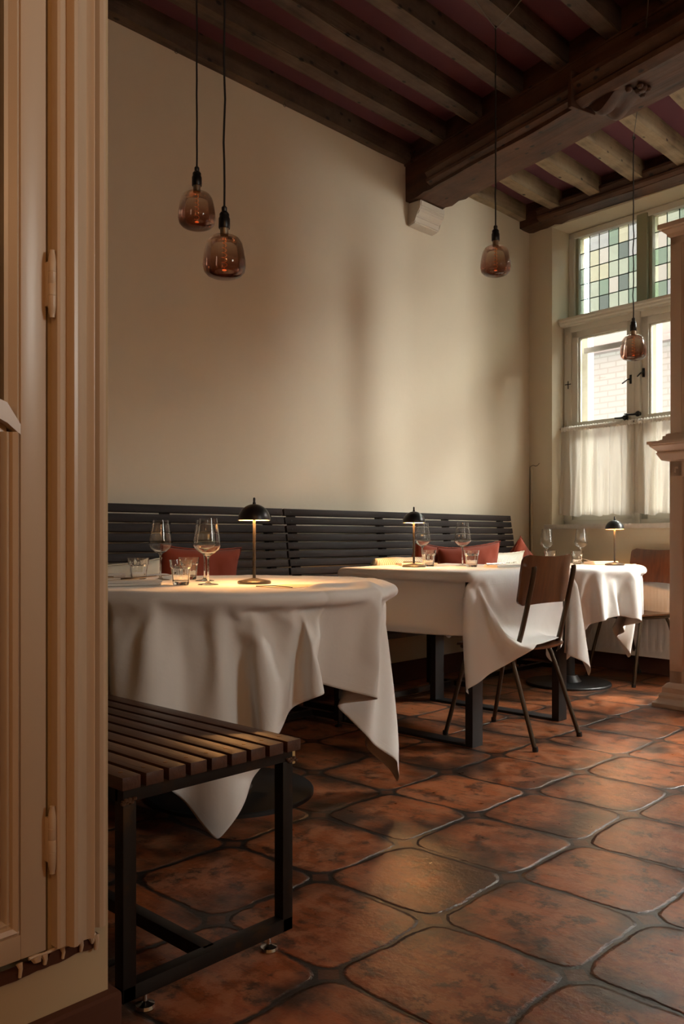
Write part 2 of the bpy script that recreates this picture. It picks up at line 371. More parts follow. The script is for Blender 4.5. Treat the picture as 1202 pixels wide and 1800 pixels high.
# ---------------------------------------------------------------- room shell
CEIL = 3.47; JB = 3.355
def plane_grid(name, x0, x1, y0, y1, z, m, th=.1):
    return MB().box(x0, x1, y0, y1, z-th, z).build(name, m, smooth=0)
struct(plane_grid('floor', -.3, 6.0, -2.8, 6.6, 0, M['floor']))
struct(MB().box(-.3, 6.0, -2.8, 6.6, CEIL, CEIL+.1).build('ceiling', M['ceil'], smooth=0))
struct(MB().box(-.3, 0, -2.8, 6.4, 0, CEIL+.05).build('wall_left', M['wall'], smooth=0))
wr = MB(); wr.box(5.6, 5.9, -2.8, 1.9, 0, CEIL).box(5.6, 5.9, 2.5, 6.4, 0, CEIL).box(5.6, 5.9, 1.9, 2.5, 0, 1.6).box(5.6, 5.9, 1.9, 2.5, 2.6, CEIL)
struct(wr.build('wall_right', M['wall2'], smooth=0))
struct(MB().box(-.3, 6.0, -2.9, -2.6, 0, CEIL).build('wall_near', M['wall2'], smooth=0))
O1 = (.213, 1.52); O2 = (1.60, 4.1); Z0, Z1 = 1.03, 3.29; WT = .42
wf = MB()
for (a, b, z0, z1) in ((-.02, O1[0], 0, 3.6), (O1[1], O2[0], 0, 3.6), (O2[1], 5.75, 0, 3.6), (O1[0], O1[1], 0, Z0-.03), (O2[0], O2[1], 0, Z0-.03), (O1[0], O1[1], Z1, 3.6), (O2[0], O2[1], Z1, 3.6)):
    wf.box(a, b, 0, WT, z0, z1)
struct(wf.build('wall_far', M['wall2'], smooth=0, matrix=WM))
# skirtings
struct(MB().box(0, .022, -1.0, 5.9, 0, .13, .004).build('baseboard_left', M['skirt'], smooth=0))
struct(MB().box(0, 5.6, -.022, .005, 0, .13, .004).build('baseboard_far', M['skirt'], smooth=0, matrix=WM))
# sill
tag(struct(MB().box(.172, O1[1]+.04, -.045, .14, Z0-.032, Z0, .004).build('trim_1', M['marble'], matrix=WM)), 'grey marble window sill', 'sill')

# ---------------------------------------------------------------- joists, beams
def ordinal(i): return ['first', 'second', 'third', 'fourth', 'fifth', 'sixth', 'seventh', 'eighth', 'ninth', 'tenth', 'eleventh', 'twelfth', 'thirteenth', 'fourteenth', 'fifteenth', 'sixteenth'][i]
def beamY(x, off=0): return 4.38-.262*x+off
def joist(i, x0, x1, y0, y1, label, m_='joist'):
    n = 24; rnd = random.Random(i*13+int(y0*10)); b = bmesh.new(); rings = []
    for k in range(n+1):
        y = y0+(y1-y0)*k/n; r = []
        for (x, z) in ((x0, JB), (x1, JB), (x1, CEIL+.01), (x0, CEIL+.01)):
            q = noise.noise(Vector((x*7, y*2.3, z*5)))*.007 if z == JB else 0
            r.append(b.verts.new((x+q-(x0+x1)/2, y-y0, z+noise.noise(Vector((x*5, y*3, 9)))*.008*(z == JB)-JB)))
        rings.append(r)
    for a, c in zip(rings, rings[1:]):
        for k in range(4): b.faces.new((a[k], a[(k+1) % 4], c[(k+1) % 4], c[k]))
    b.faces.new(rings[0][::-1]); b.faces.new(rings[-1])
    ed = [e for e in b.edges if abs(e.verts[0].co.z) < .02 and abs(e.verts[1].co.z) < .02 and abs(e.verts[0].co.y-e.verts[1].co.y) > .01]
    bmesh.ops.bevel(b, geom=ed, offset=.009, segments=2, affect='EDGES')
    mb = MB(); mb.merge(b)
    o = mb.build('ceiling_joist', M[m_], smooth=50); o.location = ((x0+x1)/2, y0, JB)
    return tag(o, label, 'joist', 'ceiling joists')
NX = 16
for i in range(NX):
    xr = .062 if i == 0 else .405+.322*(i-1)
    x0, x1 = (-.005, .062) if i == 0 else (xr-.088, xr)
    joist(i, x0, x1, -2.6, beamY(x0, 0)+.02, ('dark ceiling joist lying along the left wall' if i == 0 else 'dark ceiling joist on the near side of the main beam, %s from the left wall' % ordinal(i)))
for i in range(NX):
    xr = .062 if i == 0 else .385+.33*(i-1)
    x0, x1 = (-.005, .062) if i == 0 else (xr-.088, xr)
    joist(i+40, x0, x1, beamY(x0, .28), 5.86-.115*x1, ('worn joist coloured as window-lit, lying along the left wall beyond the main beam' if i == 0 else 'worn joist coloured as window-lit, between main beam and window wall, %s from the left wall' % ordinal(i)), 'joist_lit')
BA = -math.atan(.262); BMx = Matrix.Translation((0, 4.38, 0)) @ Matrix.Rotation(BA, 4, 'Z')
def rough_beam(L, D, z0, z1, n=90, seed=3):
    b = bmesh.new(); rings = []
    for k in range(n+1):
        x = -.15+(L+.15)*k/n; r = []
        for (y, z) in ((0, z0), (D, z0), (D, z1), (0, z1)):
            q = Vector((x*2.2, y*4+seed, z*3)); dy = noise.noise(q)*.010; dz = noise.noise(q+Vector((5, 1, 2)))*.010
            if z == z0 and x < .35: dz += noise.noise(Vector((x*18, y*9, 2)))*.016
            r.append(b.verts.new((x, y+dy, z+(dz if z == z0 else 0))))
        rings.append(r)
    for a, c in zip(rings, rings[1:]):
        for k in range(4): b.faces.new((a[k], a[(k+1) % 4], c[(k+1) % 4], c[k]))
    b.faces.new(rings[0][::-1]); b.faces.new(rings[-1])
    mb = MB(); mb.merge(b); return mb
bt = thing('main_beam', (0, 4.38, 0), 'massive dark oak ceiling beam with moulded lower edges, crossing under the joists', 'beam', BA)
o = rough_beam(5.95, .29, 3.115, CEIL).build('beam_body', M['beam'], bt, 45)
# run-out moulding along the near lower edge: stepped ogee, deeper past the carved bracket
pr = [(-.002, 3.135), (-.012, 3.14), (-.030, 3.150), (-.034, 3.165), (-.022, 3.178), (-.030, 3.192), (-.042, 3.205), (-.044, 3.222), (-.026, 3.236), (-.012, 3.240), (.01, 3.24), (.01, 3.135)]
MB().prism(pr, .26, 1.49, 'x').build('moulding', M['beam'], bt, 20)
pr2 = [(u*1.6-.002, 3.10+(z-3.135)*1.45) for u, z in pr]
MB().prism(pr2, 1.49, 5.7, 'x').build('moulding', M['beam'], bt, 20)
MB().prism([(u+.29+.002 if False else .29-u, z) for u, z in pr], 1.52, 5.7, 'x').build('moulding', M['beam'], bt, 20)
MB().box(1.475, 1.50, -.075, .10, 3.088, 3.27, .004).build('stop_block', M['beam'], bt)
MB().box(-.02, 5.7, -.014, .02, 3.345, 3.36, .002).build('fillet', M['beam'], bt)
# carved leaf bracket under the beam
cb = MB(); leaf = []
for k in range(15):
    q = k/14; x = 1.53+.22*q; zc = 3.108-.075*math.sin(PI*min(1, q*1.25))*(1-.5*q)-.004
    for j in range(9):
        a = j/8; y = .02+.16*a-.02*math.sin(q*PI); f = .016*abs(math.sin(a*PI*2))-.008+.010*math.cos(a*PI)**2
        leaf.append((x, y, zc-f*math.sin(PI*min(1, .15+q))))
fs = [(r*9+c, r*9+c+1, (r+1)*9+c+1, (r+1)*9+c) for r in range(14) for c in range(8)]
nl = len(leaf); top = [(x, y, 3.125) for x, y, z in leaf]
per = [c for c in range(9)]+[r*9+8 for r in range(1, 15)]+[14*9+c for c in range(7, -1, -1)]+[r*9 for r in range(13, 0, -1)]
cb.add(leaf+top, fs+[tuple(i+nl for i in f[::-1]) for f in fs]+[(per[i], per[(i+1) % len(per)], per[(i+1) % len(per)]+nl, per[i]+nl) for i in range(len(per))])
for (x, y, r_) in ((1.75, .05, .018), (1.77, .10, .022), (1.75, .15, .018), (1.80, .07, .016), (1.80, .13, .016), (1.79, .10, .024)):
    cb.lathe([(0, -r_), (r_*.6, -r_*.8), (r_, -.1*r_), (r_*.85, r_*.5), (r_*.5, r_*.8), (0, r_)], 12, Matrix.Translation((x, y, 3.10)))
cb.build('carved_bracket', M['carve'], bt, 40)
# beam over the window
wb = thing('window_beam', WM @ Vector((0, 0, 0)), 'dark moulded beam along the window wall above the leaded lights', 'beam', WA)
wbm = rough_beam(5.7, .14, 3.30, CEIL, seed=8); bmesh.ops.translate(wbm.bm, verts=wbm.bm.verts[:], vec=(0, -.14, 0)); wbm.build('beam_body', M['beam'], wb, 45)
MB().prism([(-.14+u, z+.17) for u, z in pr], .2, 5.6, 'x').build('moulding', M['beam'], wb, 20)
# corbel
cp = [(0, 0), (.112, .0), (.110, -.040), (.096, -.048), (.100, -.062), (.086, -.085), (.068, -.094), (.062, -.135), (0, -.150)]
c_ = MB(); c_.prism([(x, z) for x, z in cp], 4.40, 4.66, 'y'); bmesh.ops.bevel(c_.bm, geom=c_.bm.edges[:], offset=.006, segments=2, affect='EDGES')
o = c_.build('corbel', M['stone'], smooth=35); o.location = (0, 0, 3.112); tag(o, 'chipped white stone corbel under the wall end of the main beam', 'corbel')
# small hooks in the wall-side joist
for (y, lab) in ((2.55, 'small wire hook in the edge of the wall joist, nearer the pendant bulbs'), (3.28, 'small wire hook in the edge of the wall joist, farther from the pendant bulbs')):
    pts = [(0, 0, 0), (0, 0, -.012)]+[(0, .009*math.sin(a), -.021+.009*math.cos(a)) for a in [i*PI/6 for i in range(0, 10)]]
    o = MB().tube(pts, .0013, 6).build('hook', M['iron']); o.location = (.03, y, JB+.004); tag(o, lab, 'hook', 'hooks along the wall joist')

# ---------------------------------------------------------------- window
def wobj(name, mb, m, parent, sm=30): return mb.build(name, m, parent, sm)
win = bpy.data.objects.new('window_1', None); col.objects.link(win); win.matrix_world = WM; win['kind'] = 'structure'; win['label'] = 'tall window with leaded top lights and two casements'; win['category'] = 'window'
# leaded top light, w .24
fr = MB(); TZ0, TZ1 = 2.60, 3.285
fr.box(.213, .262, .215, .30, TZ0, TZ1, .004).box(1.47, 1.52, .215, .30, TZ0, TZ1, .004).box(.213, 1.52, .215, .30, TZ1-.045, TZ1, .004).box(.213, 1.52, .215, .30, TZ0, TZ0+.045, .004)
fr.build('top_frame', M['paint'], win)
MB().box(.262, .288, .235, .29, TZ0+.04, TZ1-.04, .003).build('inner_stile', M['green'], win)
MB().box(.80, .885, .20, .36, TZ0, TZ1-.02, .008).build('mullion', M['green'], win)
MB().box(.885, .913, .225, .29, TZ0+.02, TZ1-.04, .003).build('inner_stile', M['green'], win)
cols1 = [.288+(.80-.288)*k/6.2 for k in range(7)]+[.80]; cols2 = [.913+(1.47-.913)*k/6 for k in range(7)]
rows = [TZ0+.045+(TZ1-.045-TZ0-.045)*k/5 for k in range(6)]
lead = MB(); rng = random.Random(5); k = 0
for cs in (cols1, cols2):
    for a in cs[1:-1]: lead.tube([(a, .262, rows[0]), (a, .262, rows[-1])], .0038, 6)
    for z in rows[1:-1]: lead.tube([(cs[0], .262, z), (cs[-1], .262, z)], .0038, 6)
lead.build('lead_came', M['lead'], win)
for cs in (cols1, cols2):
    gb = MB(); idx = []
    for a, b in zip(cs, cs[1:]):
        for z0, z1 in zip(rows, rows[1:]):
            n0 = len(gb.bm.faces); t_ = rng.uniform(-.0010, .0010); gb.box(a, b, .261+t_, .2635+t_, z0, z1); idx += [rng.randrange(6)]*(len(gb.bm.faces)-n0)
    o = gb.build('leaded_glass', M['leaded'][0], win, 0)
    for m_ in M['leaded'][1:]: o.data.materials.append(m_)
    for f_, k_ in zip(o.data.polygons, idx): f_.material_index = k_
# transom cornice
MB().prism([(.10, 2.545), (.10, 2.553), (.088, 2.562), (.088, 2.575), (.075, 2.583), (.075, 2.600), (.30, 2.606), (.30, 2.545)], .215, 1.52, 'x').build('transom', M['paint'], win, 20)
# lower fixed frame w .14..
lf = MB(); LZ0 = Z0
lf.box(.222, .285, .14, .26, LZ0, 2.55, .004).box(1.46, 1.52, .14, .26, LZ0, 2.55, .004).box(.222, 1.52, .14, .26, 2.50, 2.55, .004).box(.222, 1.52, .14, .26, LZ0, LZ0+.035, .004).box(.809, .872, .125, .26, LZ0, 2.545, .004)
lf.build('frame', M['paint'], win)
MB().tube([(.83, .122, LZ0), (.83, .122, 2.53)], .003, 6).build('bead', M['paint'], win)
def casement(a, b, z0, z1, parent):
    f = MB(); s_ = .052
    f.box(a, a+s_, .150, .195, z0, z1, .003).box(b-s_, b, .150, .195, z0, z1, .003).box(a, b, .150, .195, z1-s_, z1, .003).box(a, b, .150, .195, z0, z0+s_+.01, .003)
    f.box(a, b, .152, .195, 1.76, 1.81, .003)
    # inner beads
    for (x0, x1, y0, y1) in ((a+s_, a+s_+.012, z0+s_, z1-s_), (b-s_-.012, b-s_, z0+s_, z1-s_)): f.box(x0, x1, .165, .19, y0, y1, .002)
    f.box(a+s_, b-s_, .165, .19, z1-s_-.012, z1-s_, .002)
    f.build('casement', M['paint'], parent)
    g = MB(); g.box(a+s_, b-s_, .176, .179, 1.81, z1-s_); g.box(a+s_, b-s_, .176, .179, z0+s_, 1.76); g.build_each('pane', M['pane'], parent, 0)
casement(.285, .809, LZ0+.035, 2.505, win); casement(.872, 1.46, LZ0+.035, 2.505, win)
# outer stone jamb seen through the panes
MB().box(.213, .30, .34, .42, LZ0, 2.5, .003).box(.80, .88, .34, .42, LZ0, 2.55, .003).box(1.45, 1.52, .34, .42, LZ0, 2.5).build_each('outer_jamb', M['marble'], win)
MB().box(.29, .81, .30, .33, 2.36, 2.40, .002).build('outer_rail', M['roof'], win)
# hardware
def bolt(x, z, parent, s_=1):
    b = MB(); b.box(x-.008, x+.008, .137, .150, z-.032, z+.032, .002).tube([(x, .142, z), (x-.012*s_, .120, z-.002), (x-.052*s_, .112, z-.028)], .005, 8).lathe([(0, 0), (.009, .002), (.009, .012), (0, .014)], 12, Matrix.Translation((x, .142, z)) @ Matrix.Rotation(R(90), 4, 'X'))
    b.build('window_catch', M['iron'], parent)
bolt(.792, 2.072, win); bolt(.892, 2.105, win, .6)
def knob(x, z, parent):
    b = MB(); b.box(x-.012, x+.012, .128, .150, z-.030, z+.030, .006)
    b.lathe([(0, 0), (.020, .002), (.020, .018), (.014, .028), (0, .030)], 16, Matrix.Translation((x, .14, z)) @ Matrix.Rotation(R(90), 4, 'X'))
    b.tube([(x, .118, z), (x-.03, .114, z-.002), (x-.075, .112, z)], [.010, .007, .006], 10); b.build('window_handle', M['iron'], parent)
knob(.755, 1.80, win); knob(.858, 1.815, win)
b = MB(); b.tube([(.262, .136, 2.13), (.262, .136, 2.07)], .0035, 8).tube([(.236, .134, 2.105), (.288, .134, 2.105)], .0035, 8); b.build('window_catch', M['iron'], win)
for z in (2.45, 1.80): MB().tube([(.250, .137, z-.03), (.250, .137, z+.03)], .006, 10).build('hinge', M['paint'], win)
# second window, beyond the frame, lighting the floor
w2_ = bpy.data.objects.new('window_2', None); col.objects.link(w2_); w2_.matrix_world = WM; w2_['kind'] = 'structure'
f = MB(); f.box(O2[0], O2[0]+.06, .14, .22, Z0, Z1).box(O2[1]-.06, O2[1], .14, .22, Z0, Z1).box(2.67, 2.73, .14, .22, Z0, Z1).box(O2[0], O2[1], .14, .22, 2.54, 2.6).box(O2[0], O2[1], .14, .22, Z0, Z0+.06).box(O2[0], O2[1], .14, .22, Z1-.06, Z1).build('frame', M['paint'], w2_)
w3_ = bpy.data.objects.new('window_3', None); col.objects.link(w3_); w3_['kind'] = 'structure'
f = MB(); f.box(5.68, 5.74, 1.9, 1.94, 1.6, 2.6).box(5.68, 5.74, 2.46, 2.5, 1.6, 2.6).box(5.68, 5.74, 2.18, 2.22, 1.6, 2.6).box(5.68, 5.74, 1.9, 2.5, 1.6, 1.64).box(5.68, 5.74, 1.9, 2.5, 2.56, 2.6).build('frame', M['paint'], w3_)

# curtains and rod
def curtain(s0, s1, z0, z1, label, seed):
    nu, nv = 150, 40; vs = []; rnd = random.Random(seed); ph = [rnd.uniform(0, 6.28) for _ in range(8)]
    for j in range(nv+1):
        q = j/nv; z = z1-(z1-z0)*q
        for i in range(nu+1):
            u = i/nu; L = s1-s0
            g = .0035*math.sin(u*L/.016*2*PI/2+ph[0])*max(0, 1-q*9)   # gathers at the rod
            f = .011*math.sin(u*L*2*PI/.085+ph[1]+.8*math.sin(q*2+ph[2]))*min(1, q*3)+.008*math.sin(u*L*2*PI/.047+ph[3]+q*1.3)*min(1, .3+q)
            f += .012*math.sin(u*L*2*PI/.21+ph[4])*q
            s_ = s0+u*L-.012*(.5-u)*q*1.5+.004*math.sin(q*5+u*30)
            zz = z+(.007*math.sin(u*L*2*PI/.21+1)+.004*math.sin(u*L*2*PI/.085))*q
            vs.append((s_, .105+f+g, zz))
    fs = [(j*(nu+1)+i, j*(nu+1)+i+1, (j+1)*(nu+1)+i+1, (j+1)*(nu+1)+i) for j in range(nv) for i in range(nu)]
    o = MB().add(vs, fs).build('curtain', M['curtain'], smooth=80, matrix=WM)
    tag(o, label, 'curtain', 'sheer linen half curtains')
    # gathered heading
    hd = MB(); n = int((s1-s0)/.0028)
    hv = []
    for i in range(n+1):
        s_ = s0+(s1-s0)*i/n; r_ = .0135+.004*math.sin(i*1.9)+.003*math.sin(i*.77)
        for k in range(10): a = 2*PI*k/10; hv.append((s_, .105+r_*math.cos(a), z1+.003+r_*1.1*math.sin(a)))
    hf = [(i*10+k, i*10+(k+1) % 10, (i+1)*10+(k+1) % 10, (i+1)*10+k) for i in range(n) for k in range(10)]
    hd.add(hv, hf).build('gathered_heading', M['whitecush'], o, 60)
    return o
curtain(.225, .842, 1.098, 1.755, 'left sheer linen half curtain hanging on the lower window casement', 3)
curtain(.850, 1.44, 1.098, 1.755, 'right sheer linen half curtain, partly hidden behind the white pilaster', 9)
r_ = MB().tube([(.188, .105, 1.762), (1.46, .105, 1.762)], .005, 10)
r_.lathe([(0, -.008), (.008, -.005), (.010, 0), (.008, .006), (0, .009)], 12, Matrix.Translation((.188, .105, 1.762)) @ Matrix.Rotation(R(90), 4, 'Y'))
r_.box(.196, .202, .105, .145, 1.75, 1.77, .001); tag(r_.build('curtain_rod', M['iron'], matrix=WM), 'thin curtain rod across the lower window casements', 'curtain rod')
tag(MB().tube([(.212, .128, 2.5), (.212, .128, 1.085)], .0035, 8).build('cord_cover', M['paint'], matrix=WM), 'thin white painted cable cover down the left window reveal', 'cable')
# wall cable in the corner
pts = [(.004, .0, .2)]+[(.004, -.006, .2+k*.1) for k in range(1, 13)]+[(.004, -.006, 1.475), (.012, -.006, 1.485), (.035, -.005, 1.493), (.055, -.004, 1.484), (.075, -.004, 1.488), (.092, -.003, 1.505)]
cc = thing('wall_cable', WM @ Vector((0, 0, 0)), 'thin cable running up the corner beside the window, its loose end curling right', 'cable', WA)
MB().tube([(x+.006, y, z) for x, y, z in pts], .0022, 6).build('cable', M['wire'], cc)
MB().box(.018, .030, -.008, 0, .14, 1.47, .002).build('conduit', M['wall2'], cc)

# radiator
rd = thing('radiator', WM @ Vector((.35, 0, 0)), 'white panel radiator with vertical flutes on the wall below the window', 'radiator', WA)
L = 1.35; n = 27; pf = []
for i in range(n*8+1):
    q = i/(n*8); a = (q*n) % 1; d = 0 if a < .35 or a > .95 else -.010*math.sin((a-.35)/.6*PI); pf.append((q*L, -.115+d*-1))
fr_ = MB(); vs = []; zs = [(.125, 0), (.165, 0), (.185, 1), (.60, 1), (.615, 0), (.645, 0)]
for (z, on) in zs:
    for (x, y) in pf: vs.append((x, y if on else -.115, z))
W_ = len(pf); fs = [(r*W_+c, r*W_+c+1, (r+1)*W_+c+1, (r+1)*W_+c) for r in range(len(zs)-1) for c in range(W_-1)]
fr_.add(vs, fs).box(0, L, -.108, -.10, .125, .645); fr_.build('front_panel', M['rad'], rd, 50)
MB().box(0, L, -.112, -.03, .640, .652, .003).box(-.006, 0, -.115, -.03, .125, .65, .002).box(L, L+.006, -.115, -.03, .125, .65, .002).build('top_grille', M['rad'], rd)
MB().box(0, L, -.045, -.035, .125, .64).box(.2, .23, -.04, .0, .3, .5).box(L-.23, L-.2, -.04, 0, .3, .5).build_each('rear_panel', M['rad'], rd)
MB().tube([(.06, -.07, .13), (.06, -.07, 0)], .008, 10).build('pipe', M['rad'], rd)

# ---------------------------------------------------------------- pilaster partition at right
pl = bpy.data.objects.new('column', None); col.objects.link(pl); pl.location = (1.524, 4.71, 0); pl.rotation_euler = (0, 0, WA)
tag(pl, 'white painted square column on a panelled pedestal with cornice, at the right edge', 'column')
def ring(mb, a, b, c, d, prof):
    """stack of mitred moulding steps around rectangle a..b, c..d ; prof (out,z)"""
    for (o0, z0), (o1, z1) in zip(prof, prof[1:]):
        vs = [(a-o0, c-o0, z0), (b+o0, c-o0, z0), (b+o0, d+o0, z0), (a-o0, d+o0, z0), (a-o1, c-o1, z1), (b+o1, c-o1, z1), (b+o1, d+o1, z1), (a-o1, d+o1, z1)]
        mb.add(vs, [(0, 1, 5, 4), (1, 2, 6, 5), (2, 3, 7, 6), (3, 0, 4, 7)])
    o0, z0 = prof[0]; o1, z1 = prof[-1]
    mb.add([(a-o0, c-o0, z0), (b+o0, c-o0, z0), (b+o0, d+o0, z0), (a-o0, d+o0, z0)], [(3, 2, 1, 0)]); mb.add([(a-o1, c-o1, z1), (b+o1, c-o1, z1), (b+o1, d+o1, z1), (a-o1, d+o1, z1)], [(0, 1, 2, 3)])
PA, PB, PC, PD = .067, .50, .03, .16
s_ = MB(); s_.box(PA, PB, PC+.008, PD, .12, 1.36)
s_.box(PA, PA+.075, PC, PC+.012, .12, 1.36, .003).box(PB-.075, PB, PC, PC+.012, .12, 1.36, .003).box(PA, PB, PC, PC+.012, .12, .20, .003).box(PA, PB, PC, PC+.012, 1.27, 1.36, .003)
s_.build('pedestal', M['pil'], pl)
s_ = MB(); ring(s_, PA, PB, PC, PD, [(.068, 0), (.068, .02), (.055, .032), (.042, .048), (.042, .062), (.030, .078), (.030, .105), (.010, .128), (0, .133)]); s_.build('plinth', M['pil'], pl, 20)
s_ = MB(); ring(s_, PA, PB, PC, PD, [(.002, 1.355), (.032, 1.362), (.050, 1.395), (.052, 1.402), (.046, 1.408), (.052, 1.415), (.078, 1.440), (.078, 1.447), (.088, 1.450), (.088, 1.466)]); s_.build('cornice', M['pil'], pl, 20)
QA, QB = .072, .165
s_ = MB(); ring(s_, QA, QB, PC, PD-.03, [(.042, 1.464), (.042, 1.475), (.030, 1.477), (.030, 1.495), (.018, 1.497), (.018, 1.508), (0, 1.512)]); s_.build('shaft_base', M['pil'], pl, 20)
s_ = MB(); s_.box(QA, QB, PC+.006, PD-.03, 1.508, 2.61); s_.box(QA, QA+.064, PC, PC+.01, 1.508, 2.61, .002).box(QB-.010, QB, PC, PC+.01, 1.508, 2.61, .002).box(QA, QB, PC, PC+.01, 2.55, 2.61, .002).build('shaft', M['pil'], pl)
s_ = MB(); ring(s_, QA, QB, PC, PD-.03, [(0, 2.592), (.012, 2.600), (.014, 2.612), (.034, 2.630), (.034, 2.637), (.050, 2.640), (.050, 2.665)]); s_.build('capital', M['pil'], pl, 20)
h_ = MB(); h_.tube([(0, 0, 0), (0, -.018, .002), (0, -.022, -.008), (0, -.016, -.022), (0, -.024, -.030)], .0035, 8, Matrix.Translation((.11, PC, 1.32)), smooth=1).lathe([(0, 0), (.008, 0), (.007, .004), (0, .005)], 12, Matrix.Translation((.11, PC+.002, 1.32)) @ Matrix.Rotation(R(90), 4, 'X'))
tag(h_.build('coat_hook', M['pil'], matrix=Matrix.Translation((1.524, 4.71, 0)) @ Matrix.Rotation(WA, 4, 'Z')), 'small white painted hook on the pedestal of the right column', 'hook')

# ---------------------------------------------------------------- near wall stub with cupboard door
SX = 2.236; YE = .813
struct(MB().box(1.95, SX, -2.6, .600, 0, CEIL).box(1.95, SX, .600, YE, 0, .245, .0).box(1.95, SX, .702, YE, .245, CEIL).box(1.95, SX-.05, .60, .702, .245, CEIL).build('wall_side', M['stub'], smooth=0))
sk = MB(); sk.box(1.93, SX+.022, -2.6, YE+.018, 0, .155, .012, seg=3); o = struct(sk.build('baseboard_side', M['skirt'])); 
# ragged plaster ledge under the casing
lg = MB(); n = 40; top_ = []; rnd = random.Random(2)
vs = []
for i in range(n+1):
    y = .50+(.790-.50)*i/n; zt = .262+.004*noise.noise(Vector((y*40, 0, 0)))-(.012 if y < .70 else 0); zb = .240+.006*noise.noise(Vector((y*30, 3, 0)))-.01*(1-i/n)
    xo = SX+.008+.004*noise.noise(Vector((y*60, 1, 5))); vs += [(SX-.01, y, zt), (xo, y, zt-.002), (xo-.002, y, zb), (SX-.01, y, zb-.004)]
fs = [(i*4+k, i*4+(k+1) % 4, (i+1)*4+(k+1) % 4, (i+1)*4+k) for i in range(n) for k in range(4)]+[(0, 1, 2, 3), (n*4+3, n*4+2, n*4+1, n*4)]
tr2 = struct(lg.add(vs, fs).build('trim_2', M['skirt'], smooth=20), 'ragged mortar ledge under the cupboard casing')
dr = MB()
for (y, l, wd) in ((.648, .022, .0035), (.690, .016, .004), (.676, .006, .006), (.722, .018, .003), (.755, .018, .0035), (.775, .010, .004), (.783, .024, .0045)):
    dr.tube([(SX+.009, y, .262), (SX+.012, y+.001, .254), (SX+.011, y, .262-l)], [wd*1.6, wd, wd*.8], 8, sx=1)
dr.tube([(SX+.007, .665+.012*i, .262+.001*math.sin(i*2)) for i in range(11)], .0028, 8)
dr.build_each('paint_drip', M['door'], tr2)
# casing: fluted architrave, profile in (y, x-out)
cp = [(.7075, 0), (.7075, .020), (.712, .0225), (.718, .022), (.7235, .020), (.7255, .030), (.729, .036), (.735, .0365), (.742, .031), (.750, .0255), (.758, .024), (.764, .027), (.768, .031), (.7695, .031), (.7705, .012), (.7745, .010), (.778, .017), (.783, .0235), (.789, .0255), (.7945, .024), (.7955, .020), (.796, 0)]
MBc = MB(); n = len(cp)
zb = [.268 if y < .77 else .279 for y, x in cp]
vs = [(SX+x, y, z) for (y, x), z in zip(cp, zb)]+[(SX+x, y, CEIL-.05) for y, x in cp]
MBc.add(vs, [(i, i+1, n+i+1, n+i) for i in range(n-1)]+[tuple(range(n))[::-1], tuple(range(n, 2*n)), (n-1, 0, n, 2*n-1)])
struct(MBc.build('trim_3', M['door'], smooth=25), 'moulded door casing')
# door leaf (lies back in its frame)
dm = bpy.data.objects.new('door_1', None); col.objects.link(dm); dm.location = (SX-.012, .700, .262); dm['kind'] = 'structure'; dm['label'] = 'cream painted cupboard door with glazed top and panelled bottom'
DX = .012
def yd(y): return y-.700
dl = MB()
dl.box(-.02, DX, yd(.655), yd(.6985), 0, 3.0, .0015)                        # hanging stile
dl.box(-.02, DX, yd(.30), yd(.655), 0, .040, .0015)                          # bottom rail
# slanting middle rail
def rail(y0, y1, lo, hi):
    return [(y0, lo[0]), (y1, lo[1]), (y1, hi[1]), (y0, hi[0])]
z0 = .262
pts = [(.655, 1.103-z0), (.655, 1.120-z0), (.633, 1.152-z0), (.60, 1.165-z0), (.30, 1.18-z0), (.30, 1.14-z0), (.60, 1.135-z0), (.633, 1.120-z0)]
n = len(pts); vs = [(-.02, yd(y), z) for y, z in pts]+[(DX, yd(y), z) for y, z in pts]
dl.add(vs, [tuple(range(n)), tuple(range(n, 2*n))[::-1]]+[(i, (i+1) % n, n+(i+1) % n, n+i) for i in range(n)])
dl.box(-.02, DX, yd(.20), yd(.30), 0, 3.0, .0015)
dl.build('leaf_frame', M['door'], dm)
# moulding beads round the lower panel
bd = MB()
def bead(y, z0_, z1_, w_, d0, d1): bd.prism([(d0, yd(y)), (d1, yd(y)), (d0, yd(y-w_))][::-1], z0_, z1_, 'z')
bd.prism([(DX-.004, yd(.655)), (DX+.001, yd(.650)), (DX-.003, yd(.643)), (DX-.010, yd(.641)), (DX-.008, yd(.636)), (DX-.016, yd(.630)), (-.018, yd(.630)), (-.018, yd(.655))], .040, .845, 'z')
bd.prism([(DX-.004, .040), (DX+.001, .045), (DX-.003, .052), (DX-.010, .054), (DX-.008, .059), (DX-.016, .065), (-.018, .065), (-.018, .040)], yd(.30), yd(.652), 'y')
bd.build('panel_moulding', M['door'], dm, 20)
MB().box(-.018, -.006, yd(.30), yd(.64), .05, .87).build('lower_panel', M['door'], dm)
bd = MB(); bd.prism([(DX-.004, yd(.655)), (DX-.002, yd(.650)), (DX-.012, yd(.640)), (DX-.014, yd(.634)), (-.018, yd(.634)), (-.018, yd(.655))], .86, 2.95, 'z'); bd.build('glazing_bead', M['door'], dm, 20)
MB().box(-.014, -.012, yd(.30), yd(.64), .88, 2.95).build('glass', M['pane'], dm, 0)
